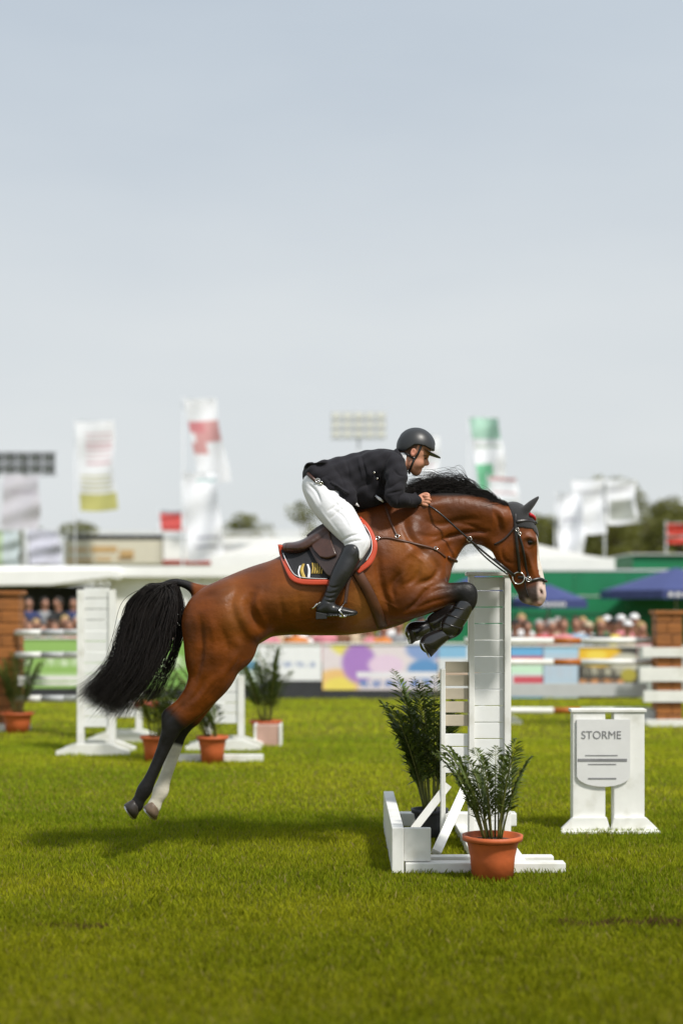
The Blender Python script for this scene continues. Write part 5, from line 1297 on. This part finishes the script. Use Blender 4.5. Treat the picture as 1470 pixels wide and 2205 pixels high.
for i, (px_, c_) in enumerate(row2):
    y = yb2+1.75+r.uniform(-.1,.1); k = 1/ppm(y); hc = r.choice(list(HR)); cp = r.choice([None,None,'white','black'])
    spectator((px_-735)*k, y, 'sit', c_, hc, r.choice(['navy blue','black','grey','beige']), uniq('back row spectator, %s shirt, %s, %s' % (c_, cp+' cap' if cp else hc+' hair', place(px_))), cp, r.uniform(-.3,.3), .06, r.uniform(.96,1.04))
for (px_, c_, yo) in ((62,'navy blue',4.2),(96,'grey',5.0),(126,'black',4.0),(158,'navy blue',4.6)):
    y = yb2+yo; k = 1/ppm(y); spectator((px_-735)*k, y, 'stand', c_, 'dark', 'black', uniq('spectator in %s standing in the shade under the left white awning' % c_), None, r.uniform(-.6,.6))
for (a, b, yo, zo, lab) in ((20,200,.80,0,'front bench behind the green boards on the left'),(40,190,1.80,.06,'rear bench behind the green boards on the left'),(320,400,.80,0,'short bench behind the black tail'),(560,940,.80,0,'front bench under the horse\'s belly'),(560,940,1.80,.06,'rear bench under the horse\'s belly'),(1095,1400,.80,0,'front bench behind the right jump'),(1095,1400,1.80,.06,'rear bench behind the right jump')):
    y = yb2+yo; k = 1/ppm(y); t = empty('bench', ((a-735)*k, y, 0), 'grey spectator bench, '+lab, 'bench', 'benches for the spectators'); mb = MB(); mb.box(((a-735)*k, y-.14, .36+zo), ((b-735)*k, y+.16, .40+zo)); mb.build('seat', M['grey_paint'], t)
    for xx in (a+6, b-6): mb = MB(); mb.box(((xx-735)*k-.03, y-.12, 0), ((xx-735)*k+.03, y+.14, .358+zo)); mb.build('leg', M['steel'], t)

# ------------------------------------------------------------------ marquees and stands behind
def bx(mb, x0, x1, p0, p1, y, dep):
    k = 1/ppm(y); mb.box(((x0-735)*k, y, H-(p1-HY)*k), ((x1-735)*k, y+dep, H-(p0-HY)*k)); return mb
def gz(y): return HY+H*ppm(y)       # photo row of the ground at that depth
Y1 = 23.5
t = empty('marquee', P(280, gz(Y1), Y1), 'long white marquee with a broad white fascia and open dark bay behind the left jump', 'marquee')
bx(MB(), -200, 640, 1219, 1242, Y1, 6).build('fascia', M['tent_wall'], t)
bx(MB(), 236, 420, 1243, gz(Y1), Y1+.3, .06).build('wall_panel', M['tent_wall'], t); bx(MB(), 422, 640, 1243, gz(Y1), Y1+.3, .06).build('wall_panel', M['tent_wall'], t)
bx(MB(), -200, 236, 1262, gz(Y1+5.8), Y1+5.8, .06).build('rear_wall', M['dark'], t)  # near-black colour stands in for the shade inside the open bay
for xx in (206, 222, 420): bx(MB(), xx, xx+5, 1243, gz(Y1), Y1+.1, .12).build('post', M['white_plastic'], t)
mb = MB(); k = 1/ppm(Y1-1.6); zz = lambda p: H-(p-HY)*k; xx_ = lambda p: (p-735)*k
mb.prism([(xx_(-200), zz(1262)), (xx_(110), zz(1259)), (xx_(236), zz(1243)), (xx_(236), zz(1226)), (xx_(-200), zz(1230))], Y1-1.6, Y1-.02); mb.build('awning', M['tent_wall'], t)
bx(MB(), 150, 205, 1345, 1385, Y1+2, .8).build('counter', M['canvas_grey'], t)
Y2 = 37
t = empty('grandstand_pavilion', P(300, gz(Y2), Y2), 'two storey white pavilion with roof rail, cream signboard and red strip, behind the long marquee', 'pavilion')
bx(MB(), 140, 700, 1156, gz(Y2), Y2+.3, 8).build('wall', M['white_plastic'], t)
for (p0, p1) in ((1143, 1145), (1149, 1151)): bx(MB(), 110, 700, p0, p1, Y2, .06).build('roof_rail', M['white_paint'], t)
for xx in range(120, 700, 58): bx(MB(), xx, xx+2, 1145, 1156, Y2+.08, .05).build('rail_post', M['white_paint'], t)
bx(MB(), 150, 350, 1152, 1162, Y2+.1, .15).build('dark_soffit', M['charcoal'], t)
sgn = bx(MB(), 138, 348, 1163, 1214, Y2+.0, .28).build('signboard', M['cream'], t)
mb = MB()
for (a, b, p0, p1) in ((146,200,1203,1210),(150,190,1180,1188),(196,252,1176,1190),(258,288,1184,1204),(206,240,1200,1208),(250,286,1200,1206)): bx(mb, a, b, p0, p1, Y2-.01, .012)
mb.build('print', M['tan'], sgn)
bx(MB(), 352, 438, 1158, 1206, Y2+.1, .18).build('white_panel', M['tent_wall'], t)
bx(MB(), 350, 612, 1208, 1214, Y2+.05, .2).build('red_strip', M['red_paint'], t)
def pagoda(x0, x1, apex, eave, y, label, bot=None, dep=5):
    k = 1/ppm(y); X = lambda p: (p-735)*k; Z = lambda p: H-(p-HY)*k
    t = empty('tent', ((X(x0)+X(x1))/2, y+dep/2, 0), label, 'tent', 'white tents behind the ring')
    cx, cy = (X(x0)+X(x1))/2, y+dep/2; n = 9; vs = []; za, ze = Z(apex), Z(eave)
    for i in range(n):
        u = i/(n-1); s = 1-u*.985; z = ze+(za-ze)*(u**1.25)
        for (a, b) in ((-1,-1),(1,-1),(1,1),(-1,1)): vs.append((cx+a*s*(X(x1)-X(x0))/2, cy+b*s*dep/2, z))
    fs = [(i*4+j, i*4+(j+1) % 4, i*4+4+(j+1) % 4, i*4+4+j) for i in range(n-1) for j in range(4)]+[tuple(range((n-1)*4, n*4))]
    mesh_obj('roof', vs, fs, M['canvas'], t)
    v_ = .14; mb = MB()
    mb.box((X(x0), y-.02, ze-.32), (X(x1), y, ze-.001)); mb.box((X(x0), y+dep, ze-.32), (X(x1), y+dep+.02, ze-.001)); mb.box((X(x0)-.02, y, ze-.32), (X(x0), y+dep, ze-.001)); mb.box((X(x1), y, ze-.32), (X(x1)+.02, y+dep, ze-.001)); mb.build('valance', M['tent_wall'], t)
    for a in (X(x0)+.08, X(x1)-.08):
        for b in (y+.08, y+dep-.08): mb = MB(); mb.tube([(a, b, 0), (a, b, ze-.01)], .04, 8); mb.build('leg', M['pole_grey'], t, True)
    return t
pagoda(455, 690, 1146, 1196, 33, 'white peaked tent left of the rider behind the saddle', dep=6)
pagoda(975, 1322, 1152, 1203, 30, 'white peaked tent behind the horse\'s head', dep=6)
pagoda(700, 960, 1170, 1215, 38, 'white peaked tent hidden behind the horse\'s shoulder', dep=6)
# green screened enclosure
Y3 = 26.8
t = empty('green_enclosure', P(1200, gz(Y3), Y3), 'long green sheeted enclosure wall with white top edge behind the spectators on the right', 'enclosure wall')
for i, (a, b) in enumerate(((880,1010),(1011,1120),(1121,1235),(1236,1350),(1351,1470),(1471,1620))): bx(MB(), a, b, 1230, gz(Y3), Y3, .05).build('green_sheet', M['green_sheet'], t)
bx(MB(), 880, 1620, 1226, 1229.5, Y3-.02, .1).build('top_edge', M['white_plastic'], t)
bx(MB(), 880, 1620, 1283, 1284.5, Y3-.02, .018).build('seam', M['white_plastic'], t)
bx(MB(), 880, 1620, 1322, 1324, Y3-.02, .018).build('seam', M['charcoal'], t)
bx(MB(), 1362, 1640, 1195, 1229, Y3+3, 3).build('upper_cabin', M['green_sheet'], t)
bx(MB(), 1355, 1640, 1192, 1194.5, Y3+2.9, 3.2).build('cabin_roof', M['white_plastic'], t)
# navy parasols with white lettering
def parasol(cx_, eave, apex, w_px, y, label):
    k = 1/ppm(y); X = (cx_-735)*k; ze, za = H-(eave-HY)*k, H-(apex-HY)*k; R = w_px*k/2
    t = empty('parasol', (X, y, 0), label, 'parasol', 'navy parasols along the enclosure'); n = 8
    vs = [(X, y, za)]+[(X+R*math.cos(2*math.pi*(j+.5)/n), y+R*math.sin(2*math.pi*(j+.5)/n), ze) for j in range(n)]+[(X+R*math.cos(2*math.pi*(j+.5)/n), y+R*math.sin(2*math.pi*(j+.5)/n), ze-.20) for j in range(n)]
    fs = [(0, 1+j, 1+(j+1) % n) for j in range(n)]+[(1+j, 1+n+j, 1+n+(j+1) % n, 1+(j+1) % n) for j in range(n)]
    cn = mesh_obj('canopy', vs, fs, M['navy'], t); sm = cn.modifiers.new('solid', 'SOLIDIFY'); sm.thickness = .01
    mb = MB(); mb.tube([(X, y, 0), (X, y, za-.02)], .025, 8); mb.build('pole', M['pole_grey'], t, True)
    c8 = math.cos(math.pi/n)*R; mb = MB()
    for q in range(7): w0 = X-.62*R*.5+q*.18*R*.5; mb.box((w0, y-c8-.012, ze-.155), (w0+.11*R*.5, y-c8-.006, ze-.06))
    mb.build('lettering', M['white_thread'], cn)
    return t
parasol(1455, 1272, 1222, 330, 25.2, 'large navy parasol with white marks on its edge at the right edge of the ring')
parasol(1180, 1292, 1258, 170, 25.2, 'smaller navy parasol behind the horse\'s muzzle')
parasol(1030, 1262, 1232, 130, 25.2, 'smaller navy parasol between the horse\'s knee and chest')

# ------------------------------------------------------------------ flags and masts
def flag(px0, px1, top, bot, y, label, bands, base, shear=0, seed=0, pole_side=-1, wave=.06, ragged=0, polebot=None, cat='flag'):
    k = 1/ppm(y); X = lambda p: (p-735)*k; Z = lambda p: H-(p-HY)*k; nu, nv = 24, 60
    u, v = np.meshgrid(np.linspace(0, 1, nu), np.linspace(0, 1, nv)); w = X(px1)-X(px0)
    x = X(px0)+w*u+shear*k*v+ .04*w*np.sin(v*7+seed)*u; z = Z(top)+(Z(bot)-Z(top))*v - .05*w*u*np.sin(seed+u*3); yy = y+wave*np.sin(u*6+v*5+seed)*(u if pole_side < 0 else 1-u)*1.6+wave*.5*np.sin(v*13+u*3+seed*2)
    C = np.tile(np.array(base, float), (nv, nu, 1))
    for (a, b, c_, d_, col_) in bands: m = ((u >= a) & (u <= b) & (v >= c_) & (v <= d_)); C[m] = col_
    vs = np.concatenate([np.stack([x, yy, z], -1).reshape(-1, 3), np.stack([x, yy+.006, z], -1).reshape(-1, 3)]); N = nu*nv; fs = []
    for i in range(nv-1):
        for j in range(nu-1): a = i*nu+j; fs.append((a, a+nu, a+nu+1, a+1)); fs.append((N+a, N+a+1, N+a+nu+1, N+a+nu))
    xp = X(px0) if pole_side < 0 else X(px1)
    t = empty('flag', (xp, y, 0), label, cat, 'banner flags on masts')
    mesh_obj('cloth', vs, np.array(fs), M['flagcloth'], t, True, colors=np.concatenate([C.reshape(-1, 3)]*2))
    mb = MB(); mb.tube([(xp-.03, y+.05, 0), (xp-.03, y+.05, Z(top)+.1)], [.035, .02], 8); mb.build('mast', M['flagpole'], t, True)
    mb = MB(); mb.tube([(xp-.03, y+.05, Z(top)+.02), (xp+(w if pole_side < 0 else -w)*1.0, y+.02, Z(top)+.01)], .014, 6); mb.build('top_bar', M['flagpole'], t, True)
    return t
M['flagcloth'] = mat('flag_cloth', (1,1,1), .8, .03, attr=True, transl=.2)
M['flagpole'] = mat('flagpole', (.62,.64,.66), .4, .03)
WH = (.88,.89,.92); PK = (.70,.52,.56)
flag(163, 242, 908, 1100, 36, 'white banner flag with pink lettering and a yellow foot, second mast from the left', [(.25,.95,.12+.055*i,.145+.055*i,PK) for i in range(7)]+[(.05,.9,.60+.05*i,.615+.05*i,(.52,.50,.22)) for i in range(4)]+[(0,1,.80,1,(.58,.56,.20))], WH, 10, 1)
flag(396, 462, 860, 1040, 36, 'white banner flag with a red block, highest of all, above the horse\'s tail', [(.15,1,.26,.52,(.70,.38,.38)),(.0,.45,.52,.66,(.70,.38,.38)),(.0,.5,.26,.4,(.68,.26,.28))], WH, 34, 2)
flag(394, 470, 1018, 1210, 33, 'white banner flag with a pale teal stripe hanging just below the red and white one', [(.35,.95,.07,.11,(.45,.60,.60)),(.3,.9,.72,.76,(.5,.5,.56)),(.25,.85,.82,.85,(.5,.5,.56))], WH, 10, 3, wave=.12)
flag(1010, 1072, 900, 1062, 36, 'green and white banner flag curling above the horse\'s mane', [(0,1,0,.28,(.48,.72,.60)),(0,.55,.62,.98,(.22,.60,.36)),(.1,.95,.36,.4,(.5,.58,.5))], WH, 22, 4, wave=.14)
flag(1052, 1112, 1028, 1130, 33, 'white banner flag with a red line behind the horse\'s poll', [(0,1,.0,.06,(.62,.30,.30)),(.1,.9,.3,.34,(.6,.45,.45)),(.1,.9,.5,.53,(.5,.6,.55))], WH, 8, 5)
flag(900, 945, 938, 1060, 37, 'narrow white banner flag right behind the rider\'s helmet', [(.2,.8,.3,.34,PK),(.2,.8,.5,.54,PK)], WH, 0, 6)
flag(1232, 1300, 1034, 1150, 36, 'white banner flag in front of the tall tree, left of its twin', [(.1,.9,.2,.25,(.6,.6,.64))], WH, 2, 7)
flag(1304, 1368, 1034, 1130, 36, 'white banner flag in front of the tall tree, right of its twin', [(.1,.9,.2,.25,(.6,.6,.64)),(.1,.9,.45,.9,(.42,.44,.40))], WH, 2, 8)
flag(1198, 1252, 1062, 1200, 33, 'white banner flag curling over the tent behind the horse\'s face', [(.2,.8,.4,.44,(.55,.55,.62))], WH, 6, 9, wave=.16)
flag(8, 88, 1024, 1140, 36, 'pale pinkish flag under the black lamp bank at the left edge', [(.2,.9,.3,.35,(.55,.5,.58))], (.68,.66,.72), -6, 10)
flag(60, 128, 1142, 1216, 33, 'lilac white flag above the left awning', [(.1,.9,.5,.56,(.45,.45,.55)),(.1,.9,.7,.75,(.45,.45,.55))], (.70,.70,.80), 4, 11)
flag(-20, 40, 1142, 1218, 33, 'pale green flag at the left edge above the awning', [(0,.4,0,1,(.50,.62,.40))], (.62,.70,.72), 2, 12)
t = flag(344, 394, 1100, 1144, 40, 'small red flag above the pavilion roof, left of the tall white flags', [(0,1,0,.12,(.25,.27,.30))], (.62,.10,.09), 4, 13)
flag(1436, 1490, 1128, 1170, 38, 'small red flag at the right edge in front of the trees', [(.0,1,.6,.7,(.7,.7,.72))], (.62,.06,.04), 0, 14)

def lamp_bank(x0, x1, top, bot, y, label, rows, cols, dark, bright):
    k = 1/ppm(y); X = lambda p: (p-735)*k; Z = lambda p: H-(p-HY)*k; cx = (X(x0)+X(x1))/2
    t = empty('floodlight_mast', (cx, y+.3, 0), label, 'floodlight mast')
    mb = MB(); mb.tube([(cx, y+.3, 0), (cx, y+.3, Z(top)+.1)], [.09,.05], 10); mb.build('mast', M['flagpole'], t, True)
    mb = MB()
    for r_ in range(rows+1): z = Z(bot)+(Z(top)-Z(bot))*r_/rows; mb.box((X(x0), y+.12, z-.02), (X(x1), y+.16, z+.02))
    mb.build('frame', M['charcoal'] if dark else M['flagpole'], t)
    dx = (X(x1)-X(x0))/cols; dz = (Z(top)-Z(bot))/rows
    for r_ in range(rows):
        for c_ in range(cols):
            a = X(x0)+dx*(c_+.5); b = Z(bot)+dz*(r_+.5); mb = MB(); mb.prism([(a-dx*.42,b-dz*.36),(a+dx*.42,b-dz*.36),(a+dx*.42,b+dz*.36),(a-dx*.42,b+dz*.36)], y-.12, y+.11)
            lh = mb.build('lamp_head', M['charcoal'] if dark else M['lamp_body'], t, bevel=.02)
            mb = MB(); mb.box((a-dx*.34, y-.126, b-dz*.28), (a+dx*.34, y-.121, b+dz*.28)); mb.build('glass', M['lamp_dark'] if dark else M['lamp_glass'], lh)
M['lamp_body'] = mat('lamp_body', (.40,.41,.42), .5, .05); M['lamp_glass'] = mat('lamp_glass', (.75,.75,.68), .2, .03, spec=.8); M['lamp_dark'] = mat('lamp_dark', (.10,.11,.10), .2, .1, spec=.8)
lamp_bank(712, 832, 886, 944, 60, 'tall thin floodlight mast with pale lamps above the rider\'s back', 3, 5, False, True)
lamp_bank(-20, 120, 974, 1022, 42, 'floodlight mast with dark lamps at the left edge', 2, 5, True, False)

# ------------------------------------------------------------------ trees
def tree(px_, top, w_px, y, label, seed, dens=1.0, low=.12):
    r = random.Random(seed); k = 1/ppm(y); X = (px_-735)*k; ht = (H-(top-HY)*k)*1.04; R = w_px*k/2
    t = empty('tree', (X, y, 0), label, 'tree', 'trees behind the show ground')
    mb = MB(); mb.tube([(X, y, 0), (X+.1, y, ht*.3), (X-.1, y+.1, ht*.6), (X, y, ht*.85)], [ht*.028, ht*.022, ht*.012, .02], 8)
    lobes = []
    for i in range(24):
        a = r.uniform(0, 6.283); hh = r.uniform(low+.12, .90); rr = R*max(.25, 1-abs((hh-.45)/.56)**3.2)*r.uniform(.25,.9); c_ = Vector((X+rr*math.cos(a), y+rr*math.sin(a), ht*hh)); lobes.append((c_, R*r.uniform(.28,.46)))
        b = Vector((X, y, ht*hh*.6)); mb.tube([b, (b+c_)/2+Vector((0,0,.1)), c_], [ht*.008, ht*.005, .015], 5)
    mb.build('trunk', M['bark'], t, True)
    n = int(4200*dens); vs = np.zeros((n, 4, 3)); rr_ = np.random.default_rng(seed)
    L = rr_.integers(0, len(lobes), n); d = rr_.normal(size=(n, 3)); d /= np.linalg.norm(d, axis=1, keepdims=True)
    rad = rr_.uniform(.25, 1.08, n)**.5; C = np.array([l[0] for l in lobes])[L]; rl = np.array([l[1] for l in lobes])[L]
    p = C+d*(rl*rad)[:, None]*np.array([1.1,1.1,.85])
    a = rr_.normal(size=(n, 3)); a /= np.linalg.norm(a, axis=1, keepdims=True); b = np.cross(a, rr_.normal(size=(n, 3))); b /= np.linalg.norm(b, axis=1, keepdims=True); s_ = rr_.uniform(.6, 1.4, n)[:, None]*.085*max(1, R/2.2)
    vs[:, 0] = p-a*s_; vs[:, 1] = p+b*s_*.6; vs[:, 2] = p+a*s_; vs[:, 3] = p-b*s_*.6
    cc = np.array([.16,.17,.035])*rr_.uniform(.55,1.35,(n,1))*np.array([1,1,1])+rr_.uniform(0,.02,(n,1))*np.array([1.2,.9,0])
    mesh_obj('crown', vs.reshape(-1, 3), np.arange(n*4).reshape(n, 4), M['treeleaf'], t, False, colors=np.repeat(cc, 4, 0))
M['treeleaf'] = mat('tree_leaf', (1,1,1), .6, .15, 1, attr=True, transl=.25)
for i, (a, b, w, y, lab) in enumerate(((178,1106,110,66,'small round tree above the pavilion roof at the left'),(525,1100,130,66,'round tree above the pavilion roof left of the rider'),(662,1076,140,62,'olive green tree right behind the rider\'s seat'),
    (1180,1096,130,62,'low tree between the horse\'s ear and the pale flags'),(1240,1092,150,66,'olive tree behind the curling white flag'),(1312,1020,190,60,'tallest tree, behind the twin white flags'),(1392,1084,180,64,'broad olive tree right of the tallest one'),(1470,1070,150,60,'dark tree cut by the right edge'),
    (1440,1100,200,68,'broad low tree near the right edge'),(1215,1112,200,70,'wide low tree behind the curling white flag'),(1350,1108,240,70,'low spreading tree behind the tallest one'),(60,1124,130,74,'low tree behind the pinkish flag'))):
    tree(a, b, w, y, lab, 40+i, 1.9 if w > 140 else 1.2, .02)
def hedge(x0, x1, top, y, label, seed):
    k = 1/ppm(y); r_ = np.random.default_rng(seed); L = (x1-x0)*k; ht = H-(top-HY)*k; n = int(L*260); x = r_.uniform(0, L, n); hh = ht*(.75+.25*np.sin(x*.9+seed)*np.cos(x*.37)); z = hh*r_.uniform(0, 1, n)**.7; yy = y+r_.normal(0, .7, n)
    p = np.stack([x+(x0-735)*k, yy, z], 1); a = r_.normal(size=(n, 3)); b = np.cross(a, r_.normal(size=(n, 3))); a /= np.linalg.norm(a, axis=1, keepdims=True); b /= np.linalg.norm(b, axis=1, keepdims=True)
    v = np.stack([p-a*.12, p+b*.07, p+a*.12, p-b*.07], 1).reshape(-1, 3); c = np.repeat(np.array([.075,.09,.02])*r_.uniform(.5, 1.4, (n, 1)), 4, 0)
    o = mesh_obj('hedge', v, np.arange(n*4).reshape(n, 4), M['treeleaf'], None, False, colors=c); tag(o, label, 'hedge', kind='stuff')
hedge(-1500, 690, 1222, 90, 'far line of low trees closing the show ground on the left', 5)
hedge(700, 2600, 1150, 80, 'far line of low trees closing the show ground on the right', 3)
